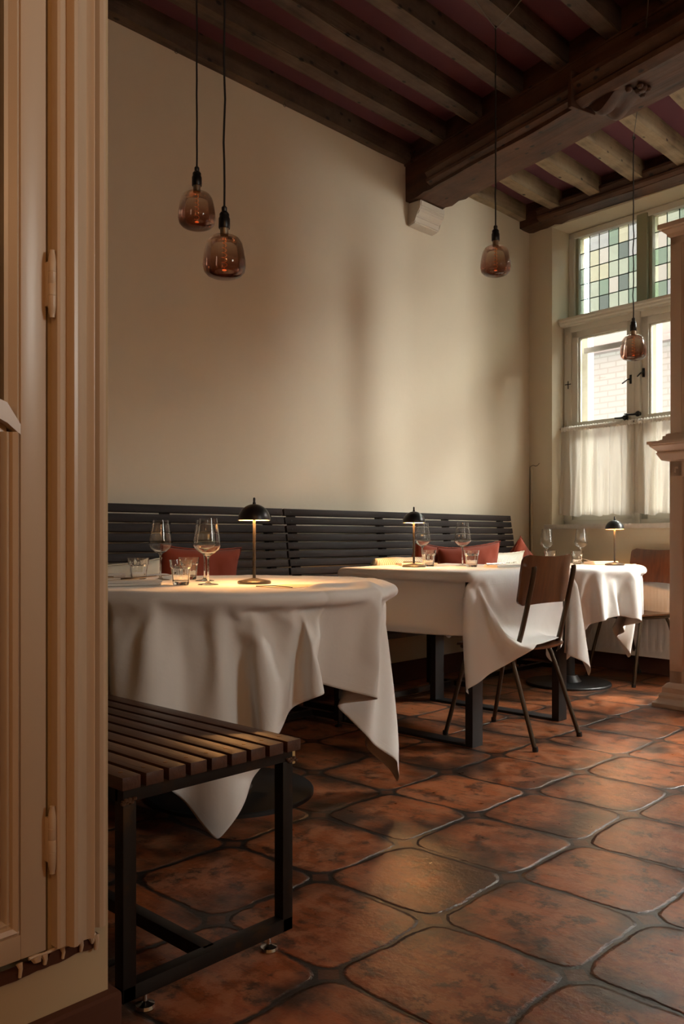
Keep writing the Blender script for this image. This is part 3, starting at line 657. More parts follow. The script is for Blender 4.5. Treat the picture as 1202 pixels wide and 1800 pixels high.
def hinge(z, parent):
    h = MB(); pr_ = [(0, -.056), (.0032, -.055), (.0030, -.052), (.0036, -.049), (.0046, -.040), (.0050, -.038)]
    full = pr_+[(.0050, -.020), (.0046, -.0195), (.0050, -.019), (.0050, -.001), (.0046, 0), (.0050, .001), (.0050, .019), (.0046, .0195), (.0050, .020), (.0050, .038), (.0046, .040), (.0036, .049), (.0030, .052), (.0032, .055), (0, .056)]
    h.lathe([(r_*1.4, z_) for r_, z_ in full], 16, Matrix.Translation((DX+.012, .003, z-.262))).box(DX-.002, DX+.010, -.004, .003, z-.262-.036, z-.262+.036, .001)
    h.build('hinge', M['door'], parent)
hinge(1.352, dm); hinge(.445, dm)
# dark cupboard interior behind the glass
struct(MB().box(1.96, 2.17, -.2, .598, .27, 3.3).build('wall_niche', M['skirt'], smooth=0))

# ---------------------------------------------------------------- tablecloth meshes (relaxed over their tables)
def collider_disc(r, z, c, h=.03):
    b = bmesh.new(); bmesh.ops.create_cone(b, cap_ends=True, radius1=r, radius2=r, depth=h, segments=96)
    bmesh.ops.translate(b, verts=b.verts, vec=(c[0], c[1], z-h/2))
    ee = [e for e in b.edges if len(e.link_faces) == 2 and abs(e.verts[0].co.z-e.verts[1].co.z) < 1e-6]
    bmesh.ops.bevel(b, geom=ee, offset=.01, segments=3, affect='EDGES'); return collider(b)
def collider_box(x0, x1, y0, y1, z0, z1):
    b = bmesh.new(); bmesh.ops.create_cube(b, size=1)
    for v in b.verts: v.co = Vector((x0 if v.co.x < 0 else x1, y0 if v.co.y < 0 else y1, z0 if v.co.z < 0 else z1))
    bmesh.ops.bevel(b, geom=b.edges[:], offset=.008, segments=2, affect='EDGES'); return collider(b)
def collider(b):
    bmesh.ops.triangulate(b, faces=b.faces[:]); me = bpy.data.meshes.new('collider'); b.to_mesh(me); b.free()
    o = bpy.data.objects.new('collider', me); col.objects.link(o); return o
def drape(size, N, loc, rot, colliders, frames=75, off=(0, 0), bend=.5):
    """lay a flat cloth over the colliders with the cloth solver and return the settled vertices"""
    W = N+1; vs = []; ca, sa = math.cos(rot), math.sin(rot)
    for j in range(W):
        for i in range(W):
            u = (i/N-.5)*size[0]+off[0]; v = (j/N-.5)*size[1]+off[1]
            vs.append((loc[0]+u*ca-v*sa, loc[1]+u*sa+v*ca, loc[2]+.0002*math.sin(i*1.7+j*2.3)))
    me = bpy.data.meshes.new('flat_cloth'); me.from_pydata(vs, [], [(j*W+i, j*W+i+1, (j+1)*W+i+1, (j+1)*W+i) for j in range(N) for i in range(N)])
    o = bpy.data.objects.new('flat_cloth', me); col.objects.link(o)
    m = o.modifiers.new('cloth', 'CLOTH'); s = m.settings
    s.quality = 7; s.mass = .3; s.tension_stiffness = 25; s.compression_stiffness = 25; s.shear_stiffness = 12; s.bending_stiffness = bend; s.air_damping = 2
    s.tension_damping = 8; s.compression_damping = 8; s.shear_damping = 8; s.bending_damping = .8
    cs = m.collision_settings; cs.collision_quality = 3; cs.distance_min = .004; cs.use_self_collision = True; cs.self_distance_min = .004; cs.friction = 20; cs.self_friction = 5
    m.point_cache.frame_start = 1; m.point_cache.frame_end = frames
    for c in colliders:
        c.modifiers.new('collision', 'COLLISION'); c.collision.thickness_outer = .004; c.collision.cloth_friction = 30
    sc.frame_start = 1; sc.frame_end = frames
    for f in range(1, frames+1): sc.frame_set(f)
    e = o.evaluated_get(bpy.context.evaluated_depsgraph_get()); out = [tuple(v.co) for v in e.data.vertices]
    for q in [o]+colliders:
        d = q.data; bpy.data.objects.remove(q); bpy.data.meshes.remove(d)
    sc.frame_set(1); return out
def cloth(verts, N, name, label):
    W = N+1; me = bpy.data.meshes.new(name)
    me.from_pydata(verts, [], [(j*W+i, j*W+i+1, (j+1)*W+i+1, (j+1)*W+i) for j in range(N) for i in range(N)])
    uvl = me.uv_layers.new(name='UVMap')
    for lp in me.loops: uvl.data[lp.index].uv = ((lp.vertex_index % W)/N, (lp.vertex_index//W)/N)
    me.materials.append(M['cloth']); me.shade_smooth()
    o = bpy.data.objects.new(name, me); col.objects.link(o)
    sd = o.modifiers.new('sub', 'SUBSURF'); sd.levels = 1; sd.render_levels = 2
    so = o.modifiers.new('solid', 'SOLIDIFY'); so.thickness = .0012; so.offset = 0
    tag(o, label, 'tablecloth', 'white tablecloths'); return o
NC = 60
cloth(drape((1.92, 1.92), NC, (1.085, 2.03, .775), R(-5), [collider_disc(.6, .762, (1.085, 2.03)), collider_box(.9, 2.115, .92, 1.38, .40, .478)], frames=75, bend=1.2), NC, 'tablecloth', 'white tablecloth on the nearest round table, its corners hanging almost to the floor')
cloth(drape((1.54, 1.56), NC, (.97, 3.6, .787), 0, [collider_box(.57, 1.37, 3.15, 4.05, .745, .775), collider_box(1.12, 1.56, 3.33, 3.72, .43, .452)], off=(.07, 0)), NC, 'tablecloth', 'white tablecloth on the square table behind the wooden chair, draped over the chair seat')
cloth(drape((1.5, 1.5), NC, (.83, 5.0, .762), R(-25), [collider_disc(.46, .748, (.83, 5.0)), collider_box(.5, 1.35, 5.72, 5.9, .1, .64)]), NC, 'tablecloth', 'white tablecloth on the far round table in front of the window')

# ---------------------------------------------------------------- tables
def pedestal_table(x, y, r, zt, rb, label):
    t_ = thing('round_table', (x, y, 0), label, 'table', 0)
    MB().lathe([(0, zt-.03), (r-.012, zt-.03), (r-.002, zt-.022), (r-.002, zt-.008), (r-.010, zt-.001), (0, zt)], 64).build('tabletop', M['seatslat'], t_)
    MB().lathe([(0, .055), (.040, .055), (.038, zt-.04), (0, zt-.04)], 32).build('column', M['black'], t_)
    MB().lathe([(0, 0), (rb, 0), (rb, .012), (rb-.004, .016), (.08, .022), (.055, .06), (0, .06)], 72).build('base', M['black'], t_)
    a = MB()
    for k in range(4): a.box(0, r*.75, -.02, .02, zt-.05, zt-.032, .002, Matrix.Rotation(k*PI/2+.3, 4, 'Z'))
    a.build('top_bracket', M['black'], t_); return t_
pedestal_table(1.085, 2.03, .594, .760, .305, 'nearest round table under its white cloth, on a wide black disc base')
pedestal_table(.83, 5.0, .454, .746, .265, 'far round table before the window, on a black disc base')
t2 = thing('dining_table', (.97, 3.6, 0), 'square table behind the wooden chair, on two black steel hoop legs', 'table')
MB().box(-.395, .395, -.445, .445, .745, .773, .004).build('tabletop', M['seatslat'], t2)
for s_ in (-1, 1):
    yy = -.37 if s_ < 0 else .39
    f = MB(); f.box(-.44, -.40, yy-.04, yy+.04, .0, .745, .002).box(.34, .38, yy-.04, yy+.04, 0, .745, .002).box(-.40, .34, yy-.04, yy+.04, 0, .012, .002).box(-.40, .34, yy-.04, yy+.04, .735, .745, .002)
    f.build('hoop_leg', M['black'], t2)

# ---------------------------------------------------------------- foreground slatted bench
bn = thing('slatted_bench', (2.12, 0, 0), 'low dark slatted wooden bench on a steel frame in the left foreground', 'bench')
sw = (1.383-.912)/9; sl_len = 1.32
for k in range(9):
    y0 = .912+k*sw
    sl = MB().box(-sl_len, .006+.012*(k/8), y0, y0+sw-.011, .4535, .479, .0022).build('slat', M['seatslat'], bn)
    sc_ = MB()
    for xx in (-.035, -sl_len+.06): sc_.lathe([(0, .001), (.0045, .0006), (.0050, 0), (.0050, -.003), (0, -.003)], 12, Matrix.Translation((xx, y0+sw*.42, .479)))
    sc_.build_each('screw', M['brass'], sl)
T = .03
fr_ = MB(); fr_.box(-T-.012, -.012, .925, 1.375, .4235, .4535, .002).box(-T-.012, -.012, .925, 1.375, .035, .065, .002)
fr_.box(-sl_len+.03, -.03, .925, .955, .4235, .4535, .002).box(-sl_len+.03, -.03, 1.345, 1.375, .4235, .4535, .002)
fr_.box(-sl_len+.03, -.03, 1.135, 1.165, .035, .065, .002).box(-sl_len+.03, -sl_len+.06, .925, 1.375, .4235, .4535, .002).box(-sl_len+.03, -sl_len+.06, .925, 1.375, .035, .065, .002)
fr_.build_each('frame', M['steel'], bn)
for xx in (-T-.012, -sl_len+.03):
    for yy in (.925, 1.345):
        MB().box(xx, xx+T, yy, yy+T, .035, .4235, .002).build('leg', M['steel'], bn)
        fo = MB(); fo.lathe([(0, 0), (.019, 0), (.021, .004), (.019, .010), (.008, .014), (.005, .016), (.005, .036), (0, .036)], 24, Matrix.Translation((xx+T/2, yy+T/2+(.045 if yy < 1 else -.045), 0))); fo.build('levelling_foot', M['chrome'], bn)
MB().box(-.045, -.030, 1.376, 1.400, .408, .444, .001).build('side_plate', M['plate'], bn)
w_ = MB()
for yy in (.935, 1.372):
    for k in range(9): w_.lathe([(0, -.004), (.005, -.002), (.005, .002), (0, .004)], 8, Matrix.Translation((-.010-.003*(k % 2), yy+(-.014+.004*k)*.8*(1 if yy < 1 else -1)+(0 if yy < 1 else .0), .4235+(.003*(k % 3)))))
w_.build_each('weld_bead', mat('weld_rust', (.09, .04, .016), .7), bn)

# ---------------------------------------------------------------- wall benches
def wall_bench(y0, y1, label):
    b = thing('banquette', (0, y0, 0), label, 'bench', 0, 'slatted wall benches'); L = y1-y0
    lean = math.atan2(.10, .64); n = 14; pitch = .0453
    for k in range(n):
        hgt = .463+k*pitch; off = .232-(hgt-.46)*math.tan(lean)
        mt = Matrix.Translation((off, 0, hgt)) @ Matrix.Rotation(-lean, 4, 'Y')
        s1 = MB().box(-.010, .010, random.uniform(-.004, .004), L-random.uniform(.002, .008), 0, .0370, .0025, mt).build('back_slat', M['slat'], b)
        sc_ = MB()
        for yy in (.045, L-.05):
            sc_.lathe([(0, .001), (.0045, .0005), (.0045, -.001), (0, -.001)], 10, mt @ Matrix.Translation((.0103, yy, .017)) @ Matrix.Rotation(R(90), 4, 'Y'))
        sc_.build_each('screw', M['iron'], s1)
    for k in range(8):
        x0 = .235+k*.054; MB().box(x0, x0+.044, 0, L, .43, .455, .002).build('seat_slat', M['slat'], b)
    f = MB()
    for yy in (.07, L*.36, L*.66, L-.10):
        mt = Matrix.Translation((.222, 0, .44)) @ Matrix.Rotation(-lean, 4, 'Y')
        f.box(-.045, -.011, yy, yy+.04, 0, .645, .002, mt)
    f.build_each('back_upright', M['steel'], b)
    f = MB(); f.box(.24, .27, .02, L-.02, .40, .43).box(.60, .63, .02, L-.02, .40, .43)
    for yy in (.05, L/2, L-.08):
        f.box(.24, .63, yy, yy+.03, .40, .43).box(.27, .60, yy, yy+.03, .035, .065)
    f.box(.42, .45, .08, L-.08, .036, .064); f.build_each('frame', M['steel'], b)
    for yy in (.05, L/2, L-.08):
        for xx in (.24, .60):
            MB().box(xx, xx+.03, yy, yy+.03, .03, .40).lathe([(0, 0), (.018, 0), (.018, .008), (.005, .012), (.005, .035), (0, .035)], 16, Matrix.Translation((xx+.015, yy+.015, 0))).build('leg', M['steel'], b)
    return b
wall_bench(.95, 3.165, 'long dark slatted bench along the left wall behind the nearest round table')
wall_bench(3.172, 5.415, 'long dark slatted wall bench ending at the window corner')

# ---------------------------------------------------------------- cushions
def cushion(name, loc, w_, h_, d_, rot, m, label, seed=1, ear=.0, cat='cushion', group='cushions on the wall benches', trim=False):
    n = 30; vs = []; fs = []
    for side in (1, -1):
        for j in range(n+1):
            for i in range(n+1):
                u = i/n*2-1; v = j/n*2-1; e = (max(0, (1-u*u))**.42)*(max(0, (1-v*v))**.42)
                pinch = 1-.07*(1-abs(u)**2)*abs(v)**3; pv = 1-.07*(1-abs(v)**2)*abs(u)**3
                q = Vector((u*1.4+seed, v*1.4, side*.3)); wr_ = noise.noise(q*1.6)*.10+noise.noise(q*4)*.035+.045*math.sin(8*u*v+5*u+seed)*abs(u*v)
                vs.append((u*w_/2*pv, side*(d_/2*e*(1+wr_*1.8))+.002*side*(e == 0), v*h_/2*pinch))
    W = n+1
    for s_ in (0, 1):
        for j in range(n):
            for i in range(n):
                a = s_*W*W+j*W+i; fs.append((a, a+1, a+W+1, a+W) if s_ else (a, a+W, a+W+1, a+1))
    b = bmesh.new(); bv = [b.verts.new(v) for v in vs]
    for f in fs: b.faces.new([bv[i] for i in f])
    bmesh.ops.remove_doubles(b, verts=b.verts[:], dist=.0045); mb = MB(); mb.merge(b)
    o = mb.build(name, m, smooth=180); o.location = loc; o.rotation_euler = rot
    s2 = o.modifiers.new('sub', 'SUBSURF'); s2.levels = 1; s2.render_levels = 1
    tag(o, label, cat, group)
    if trim:
        t_ = MB(); pts = []
        for k in range(121):
            q = k/120*4; s_ = int(q) % 4; f = (q-int(q))*2-1
            u, v = [(f, 1), (1, -f), (-f, -1), (-1, f)][s_]
            pinch = 1-.07*(1-abs(u)**2)*abs(v)**3; pv = 1-.07*(1-abs(v)**2)*abs(u)**3
            pts.append((u*w_/2*pv*1.005, .002*math.sin(k*2.1), v*h_/2*pinch*1.005))
        t_.tube(pts, .0032, 6).build('edge_trim', M['rust'] if m is M['rust'] else M['cream'], o)
    return o
ZW = R(90)
def cush_wall(y, x, z, w_, h_, d_, m, label, lean=14, tilt=0, yaw=0, seed=1, trim=True):
    o = cushion('cushion', (x, y, z), w_, h_, d_, (0, 0, 0), m, label, seed, trim=trim)
    o.matrix_world = Matrix.Translation((x, y, z)) @ Matrix.Rotation(R(90+yaw), 4, 'Z') @ Matrix.Rotation(R(lean), 4, 'X') @ Matrix.Rotation(R(tilt), 4, 'Y'); return o
# local: width along x, thickness along y ; after 90deg yaw width lies along the wall
cush_wall(2.45, .315, .680, .46, .44, .15, M['rust'], 'rust red linen cushion behind the wine glasses of the nearest table', 13, 2, 0, 3)
cush_wall(2.02, .33, .650, .42, .38, .15, M['cream'], 'cream cushion leaning beside the rust cushion at the far left', 14, -3, 0, 5)
cush_wall(3.67, .46, .675, .46, .36, .15, M['stripe'], 'pale striped cushion lying low behind the left side of the middle table', 32, 0, 0, 7, False)
cush_wall(4.20, .33, .680, .44, .44, .14, M['rust'], 'rust linen cushion half hidden behind the middle table lamp', 14, 6, 0, 9)
cush_wall(4.38, .48, .675, .46, .45, .15, M['rust'], 'rust linen cushion with frayed edge beside the middle table lamp, in front of another', 15, -5, -18, 11)
cush_wall(4.74, .46, .665, .46, .38, .14, M['stripe'], 'white striped cushion between the two groups of rust cushions', 20, 0, 0, 13)
cush_wall(5.10, .38, .665, .44, .44, .14, M['rust'], 'rust linen cushion slumped in the corner at the window end of the wall bench', 18, 24, 6, 15)

# ---------------------------------------------------------------- chairs
def make_chair(loc, rz, label):
    """faces local -x; width along y"""
    c = thing('school_chair', loc, label, 'chair', rz, 'wooden chairs with bent steel tube frames')
    # backrest: curved ply, concave towards the sitter
    nu, nv = 24, 16; vs = []; W_ = nu+1
    def bp(u, v, t_):
        y = u*.212; z = .636+v*.214; lean = (.85-z)*-.17; curve = -.024*(u*u); x = .205+lean+curve+t_
        return (x, y, z+.012*(u*u)*(1 if v > .5 else -.6))
    rr = .035
    for t_ in (.005, -.005):
        for j in range(nv+1):
            for i in range(nu+1):
                u = i/nu*2-1; v = j/nv
                # rounded corners
                dx = max(0, abs(u)*.212-(.212-rr)); zz = v*.214; dz = max(0, rr-zz, zz-(.214-rr)); 
                lim = 1.0
                if dz > 0:
                    allow = (.212-rr)+math.sqrt(max(0, rr*rr-dz*dz)); lim = allow/.212
                vs.append(bp(u*lim if dz > 0 else u, v, t_))
    n1 = (nu+1)*(nv+1); fs = [(j*W_+i, j*W_+i+1, (j+1)*W_+i+1, (j+1)*W_+i) for j in range(nv) for i in range(nu)]
    per = list(range(nu+1))+[r*W_+nu for r in range(1, nv+1)]+[nv*W_+i for i in range(nu-1, -1, -1)]+[r*W_ for r in range(nv-1, 0, -1)]
    MB().add(vs, fs+[tuple(q+n1 for q in f[::-1]) for f in fs]+[(per[i], per[(i+1) % len(per)], per[(i+1) % len(per)]+n1, per[i]+n1) for i in range(len(per))]).build('backrest', M['ply'], c, 50)
    # seat: dished ply
    vs = []; nx = 20
    for t_ in (0, -.010):
        for j in range(nx+1):
            for i in range(nx+1):
                u = i/nx*2-1; v = j/nx*2-1; k = math.sqrt(1-.22*v*v) if True else 1; ku = math.sqrt(1-.22*u*u)
                x = -.02+u*.205*k; y = v*.20*ku; z = .446-.014*(1-v*v)*(1-((u-.2)*.9)**2)-.02*max(0, -u-.6)+t_; vs.append((x, y, z))
    W2 = nx+1; n2 = W2*W2; fs = [(j*W2+i, j*W2+i+1, (j+1)*W2+i+1, (j+1)*W2+i) for j in range(nx) for i in range(nx)]
    per = list(range(nx+1))+[r*W2+nx for r in range(1, nx+1)]+[nx*W2+i for i in range(nx-1, -1, -1)]+[r*W2 for r in range(nx-1, 0, -1)]
    MB().add(vs, fs+[tuple(q+n2 for q in f[::-1]) for f in fs]+[(per[i], per[(i+1) % len(per)], per[(i+1) % len(per)]+n2, per[i]+n2) for i in range(len(per))]).build('seat', M['ply'], c, 60)
    # frame tube: up both back posts, bent under the seat
    for s_ in (-1, 1):
        y = s_*.176
        MB().tube([(.213, y, .806), (.216, y, .795), (.196, y, .70), (.163, y, .56), (.142, y*1.01, .48), (.125, y*1.02, .430), (.075, y*.98, .424), (-.10, y*.95, .424), (-.19, y*.85, .424)], .0115, 12, smooth=2).build('back_post', M['tube'], c)
        MB().tube([(.080, y*.97, .418), (.105, y*.99, .375), (.232, s_*.198, .004)], .0105, 12, smooth=1).build('leg', M['tube'], c)
        MB().tube([(-.135, y*.93, .418), (-.155, y*.97, .375), (-.247, s_*.205, .004)], .0105, 12, smooth=1).build('leg', M['tube'], c)
        MB().lathe([(0, 0), (.003, .001), (.004, .003), (0, .004)], 10, Matrix.Translation((.168, s_*.175, .80)) @ Matrix.Rotation(R(-90), 4, 'Y')).lathe([(0, 0), (.003, .001), (.004, .003), (0, .004)], 10, Matrix.Translation((.150, s_*.175, .70)) @ Matrix.Rotation(R(-90), 4, 'Y')).build_each('screw', M['chrome'], c)
    MB().tube([(-.185, -.155, .422), (-.20, -.12, .422), (-.20, .12, .422), (-.185, .155, .422)], .0105, 12, smooth=1).tube([(.07, -.175, .42), (.07, .175, .42)], .0095, 12).build_each('cross_tube', M['tube'], c)
    for (x, y) in ((.232, -.198), (.232, .198), (-.247, -.205), (-.247, .205)):
        MB().lathe([(0, 0), (.0125, 0), (.0135, .008), (.0118, .022), (0, .022)], 14, Matrix.Translation((x, y, 0))).build('foot_cap', M['black'], c)
    return c
ch = make_chair((1.352, 3.525, 0), 0, 'wooden chair seen from behind, pushed in at the square middle table')
dup(ch, (1.075, 5.46, 0), math.atan2(.93, .35)+R(2), 'wooden chair by the radiator at the far table, partly behind the right column')

# ---------------------------------------------------------------- table lamps
def make_lamp(loc, label):
    l = thing('table_lamp', loc, label, 'lamp', 0, 'small domed cordless table lamps')
    MB().lathe([(0, 0), (.059, 0), (.060, .003), (.060, .008), (.056, .011), (.020, .018), (.008, .021), (.0, .021)], 48).build('base', M['lamppole'], l)
    MB().lathe([(0, .018), (.0055, .018), (.0055, .245), (0, .245)], 20).build('pole', M['lamppole'], l)
    ro = [(.0585*math.cos(a), .228+.058*math.sin(a)) for a in [R(90)*k/14 for k in range(15)]]
    ri = [(.0560*math.cos(a), .228+.0555*math.sin(a)) for a in [R(90)*k/14 for k in range(14, -1, -1)]]
    MB().lathe(ro[:-1]+[(0, .286), (0, .2835)]+ri[1:], 48, closed=True).build('shade', M['lampblack'], l, 40)
    MB().lathe([(r_*.985, z-.0005) for r_, z in ri[1:]], 48, cap=False).build('shade_lining', M['lampin'], l, 40)
    MB().lathe([(0, .284), (.006, .284), (.006, .290), (.0042, .294), (.0045, .305), (.003, .309), (0, .310)], 16).build('finial', M['lampblack'], l)
    MB().lathe([(.006, .262), (.030, .262), (.032, .258), (.030, .256), (.006, .256)], 32, closed=True).build('led_ring', M['diff'], l)
    for k in range(3):
        d = bpy.data.lights.new('lamp_light', 'POINT'); d.shadow_soft_size = .005; d.energy = LAMPW/3; d.color = (1, .46, .15)
        o = bpy.data.objects.new('lamp_light', d); col.objects.link(o); o.parent = l; o.location = (.021*math.cos(k*2*PI/3+.4), .021*math.sin(k*2*PI/3+.4), .247)
    return l
LAMPW = 11
lp = make_lamp((1.20, 2.045, .7705), 'small black domed table lamp glowing on the nearest round table')
dup(lp, (.795, 3.47, .782), 0, 'small black domed table lamp on the middle table')
dup(lp, (1.06, 5.17, .758), 0, 'small black domed table lamp on the far table before the window')

# ---------------------------------------------------------------- glasses
def make_wine(loc, label, s=1):
    g = thing('wine_glass', loc, label, 'glass', 0, 'stemmed wine glasses on the tables')
    o_ = [(0, 0), (.036, 0), (.0365, .0012), (.034, .0022), (.012, .0055), (.0055, .010), (.0036, .020), (.0032, .050), (.0033, .088), (.0045, .097), (.010, .104), (.024, .112), (.038, .124), (.0435, .134), (.0440, .140), (.0405, .165), (.0360, .195), (.0318, .225), (.0310, .232)]
    i_ = [(.0303, .232), (.0311, .225), (.0353, .195), (.0398, .165), (.0432, .140), (.0427, .134), (.0372, .1248), (.0232, .1130), (.009, .1058), (0, .1045)]
    MB().lathe(o_[:10]+[(0, .096)], 32).build('stem', M['glass'], g, 60)
    MB().lathe([(0, .0962)]+o_[9:]+i_, 40).build('bowl', M['glass'], g, 60)
    return g
def make_tumbler(loc, label):
    g = thing('tumbler', loc, label, 'glass', 0, 'faceted glass tumblers on the tables')
    o_ = [(0, .003), (.020, .003), (.022, 0), (.027, .001), (.0285, .006), (.0300, .020), (.0320, .040), (.0340, .058), (.0355, .0615), (.0370, .064), (.0385, .078), (.0405, .088)]
    i_ = [(.0392, .088), (.0372, .078), (.0355, .063), (.0320, .056), (.0300, .040), (.0275, .020), (.0250, .014), (0, .012)]
    out_ = set(o_[2:9])
    def fl(a, r_, z): return 1-.05*abs(math.sin(a*4.5)) if (r_, z) in out_ else 1
    MB().lathe(o_+i_, 54, fl=fl).build('glass_body', M['glass'], g, 35); return g
wg = make_wine((1.139, 1.885, .771), 'wine glass closest to the lamp on the nearest table')
dup(wg, (.925, 2.035, .771), 0, 'wine glass standing just behind another one on the nearest table')
dup(wg, (.745, 1.960, .771), .3, 'wine glass at the left on the nearest table, in front of the rust cushion')
dup(wg, (.655, 3.72, .782), .2, 'wine glass behind the middle table lamp')
dup(wg, (.87, 3.79, .782), .5, 'wine glass at the centre of the middle table, clear of the lamp')
dup(wg, (.595, 5.14, .758), .5, 'left wine glass on the far table')
dup(wg, (.775, 5.27, .758), .7, 'right wine glass on the far table')
tb = make_tumbler((1.092, 1.803, .771), 'faceted tumbler in front of the others on the nearest table, lit by the lamp')
dup(tb, (.760, 1.85, .771), .4, 'faceted tumbler at the left end of the nearest table by the folded napkin')
dup(tb, (.80, 2.055, .771), .8, 'faceted tumbler behind the lit tumbler on the nearest table')
dup(tb, (.79, 3.60, .782), .2, 'faceted tumbler just right of the middle table lamp')
dup(tb, (1.0, 3.685, .782), .6, 'faceted tumbler at the right on the middle table by the folded napkin')
dup(tb, (.655, 5.08, .758), .2, 'left faceted tumbler on the far table, peeping over the wooden chair')
dup(tb, (.79, 5.19, .758), .9, 'right faceted tumbler on the far table')

# ---------------------------------------------------------------- napkins, cutlery, menu
def napkin(loc, rz, L_, W_, label, h=.016, m='napkin', seed=1):
    t_ = thing('napkin', loc, label, 'napkin', rz, 'folded napkins')
    for k in range(2):
        n = 22; prof = []
        z0_ = k*h*.5; hh = h*.5
        b = MB(); vs = []
        for i in range(n+1):
            x = -L_/2+L_*i/n
            for (y, z) in ((-W_/2, z0_+hh*.5), (-W_/2+.004, z0_+hh*.95), (-W_/4, z0_+hh), (W_/4, z0_+hh*.92), (W_/2-.004, z0_+hh*.85), (W_/2, z0_+hh*.4), (W_/2-.004, z0_+.0008), (-W_/2+.004, z0_+.0008)):
                q = noise.noise(Vector((x*12+seed, y*12, k)))*.0025; vs.append((x+(.004*k if i == n else 0), y*(1-.05*k)+q, z+max(0, q)*(1 if z > z0_+.002 else 0)))
        fs = [(i*8+j, i*8+(j+1) % 8, (i+1)*8+(j+1) % 8, (i+1)*8+j) for i in range(n) for j in range(8)]+[tuple(range(8))[::-1], tuple(n*8+j for j in range(8))]
        b.add(vs, fs).build('fold', M[m], t_, 40)
    return t_
# axis of the forks and napkins on the near table points along +X -Y
napkin((.965, 1.665, .7712), R(75), .21, .12, 'folded white napkin at the left edge of the nearest table', .018, seed=2)
napkin((.62, 1.78, .7712), R(60), .16, .10, 'crumpled pale napkin behind the left tumbler on the nearest table', .026, seed=5)
napkin((1.14, 3.775, .7815), R(80), .20, .10, 'folded napkin on the middle table beside the right tumbler', .016, seed=4)
napkin((.66, 3.66, .7815), R(60), .20, .10, 'folded napkin on the middle table behind the lamp', .016, seed=6)
napkin((.90, 5.30, .7575), R(70), .20, .11, 'folded napkin behind the far table lamp', .020, seed=8)
M['silver'] = mat('cutlery_steel', (.55, .50, .45), .22, 1)
def fork(loc, rz, label, tilt=0):
    f = thing('fork', loc, label, 'fork', rz, 'forks beside the napkins')
    MB().tube([(-.10, 0, .002), (-.06, 0, .003), (0, 0, .005), (.03, 0, .006)], [.0055, .0042, .0026, .0028], 8).build('handle', M['silver'], f)
    h = MB(); h.box(.028, .050, -.010, .010, .005, .0068, .0006)
    for k in range(4): h.tube([(.048, -.0088+k*.0058, .0058), (.075, -.0088+k*.0058, .006), (.097, -.0088+k*.0058, .010)], [.0017, .0015, .0008], 6)
    h.build('tines', M['silver'], f, 40); f.rotation_euler = (0, tilt, rz); return f
def knife(loc, rz, label):
    k = thing('knife', loc, label, 'knife', rz, 'knives beside the napkins')
    MB().tube([(-.10, 0, .003), (-.05, 0, .0035), (0, 0, .003)], [.0055, .005, .0035], 8).build('handle', M['silver'], k)
    MB().prism([(0, -.004), (.08, -.008), (.105, -.006), (.112, .002), (.10, .006), (0, .004)], .0015, .0028, 'z').build('blade', M['silver'], k); return k
fork((.90, 1.800, .7890), R(42), 'fork lying on the folded napkin, tines up, on the nearest table', R(-4))
knife((.83, 1.70, .7900), R(50), 'knife lying on the folded napkin at the left edge of the nearest table')
fork((1.125, 3.77, .7985), R(75), 'fork lying on the folded napkin of the middle table', 0)
fork((.80, 5.32, .778), R(160), 'fork on the napkin of the far table', R(-6))
knife((.69, 3.66, .7985), R(60), 'knife lying on the napkin behind the middle table lamp')
mn = thing('menu_card', (1.42, 2.02, .7712), 'thin open menu card lying at the right of the lamp on the nearest table', 'menu', R(12))
MB().add([(-.075, -.10, .001), (.075, -.10, .001), (.075, .10, .0015), (-.075, .10, .0015), (-.075, -.10, .0002), (.075, -.10, .0002), (.075, .10, .0002), (-.075, .10, .0002)], [(0, 1, 2, 3), (7, 6, 5, 4), (0, 4, 5, 1), (1, 5, 6, 2), (2, 6, 7, 3), (3, 7, 4, 0)]).build('page', M['rug'], mn, 0)
MB().tube([(-.074, -.10, .003), (0, -.101, .0065), (.074, -.10, .003)], .0014, 6).build('edge', M['ink'], mn)

# ---------------------------------------------------------------- pendant bulbs
def make_bulb(loc, top, label, cable, s=1.0, black_to=None):
    b = thing('pendant_bulb', loc, label, 'pendant lamp', 0, 'smoked glass pendant bulbs')
    prof = [(.0125, .072), (.013, .064), (.020, .061), (.034, .058), (.047, .050), (.0555, .036), (.0605, .014), (.0645, -.012), (.0655, -.032), (.061, -.050), (.050, -.061), (.034, -.067), (.016, -.0695), (0, -.070)]
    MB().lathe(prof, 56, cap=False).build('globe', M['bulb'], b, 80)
    MB().lathe([(0, .060), (.013, .061), (.0135, .088), (0, .088)], 24).build('bulb_cap', M['bulbmetal'], b)
    MB().lathe([(0, .082), (.0165, .082), (.0175, .084), (.0175, .112), (.0150, .117), (.0150, .126), (.0110, .132), (.0075, .134), (.0085, .137), (.0085, .146), (.0055, .150), (0, .151)], 24).build('socket', M['lampblack'], b)
    f = MB(); pts = []
    for k in range(90):
        a = k*.42; q = k/89; pts.append((.009*math.cos(a)*(.6+.4*q), .009*math.sin(a)*(.6+.4*q), .048-.088*q))
    f.tube(pts, .0007, 5); f.build('filament', M['filament'], b)
    MB().tube([(0, 0, .06), (0, 0, -.040)], .0014, 6).build('glass_stem', M['bulbmetal'], b)
    MB().lathe([(0, -.041), (.006, -.043), (.007, -.045), (0, -.047)], 10).build('filament_tip', M['hot'], b)
    MB().tube(cable, .0032, 8).build('cable', M['cord'], b)
    if s != 1:
        b.scale = (s, s, s)
    return b
Zc = CEIL
def cab(z, jig=.004, n=20, seed=1, x1=0, y1=0):
    return [(x1*k/n+jig*noise.noise(Vector((k*.5, seed, 0))), y1*k/n+jig*noise.noise(Vector((seed, k*.5, 3))), .149+(z-.149)*k/n) for k in range(n+1)]
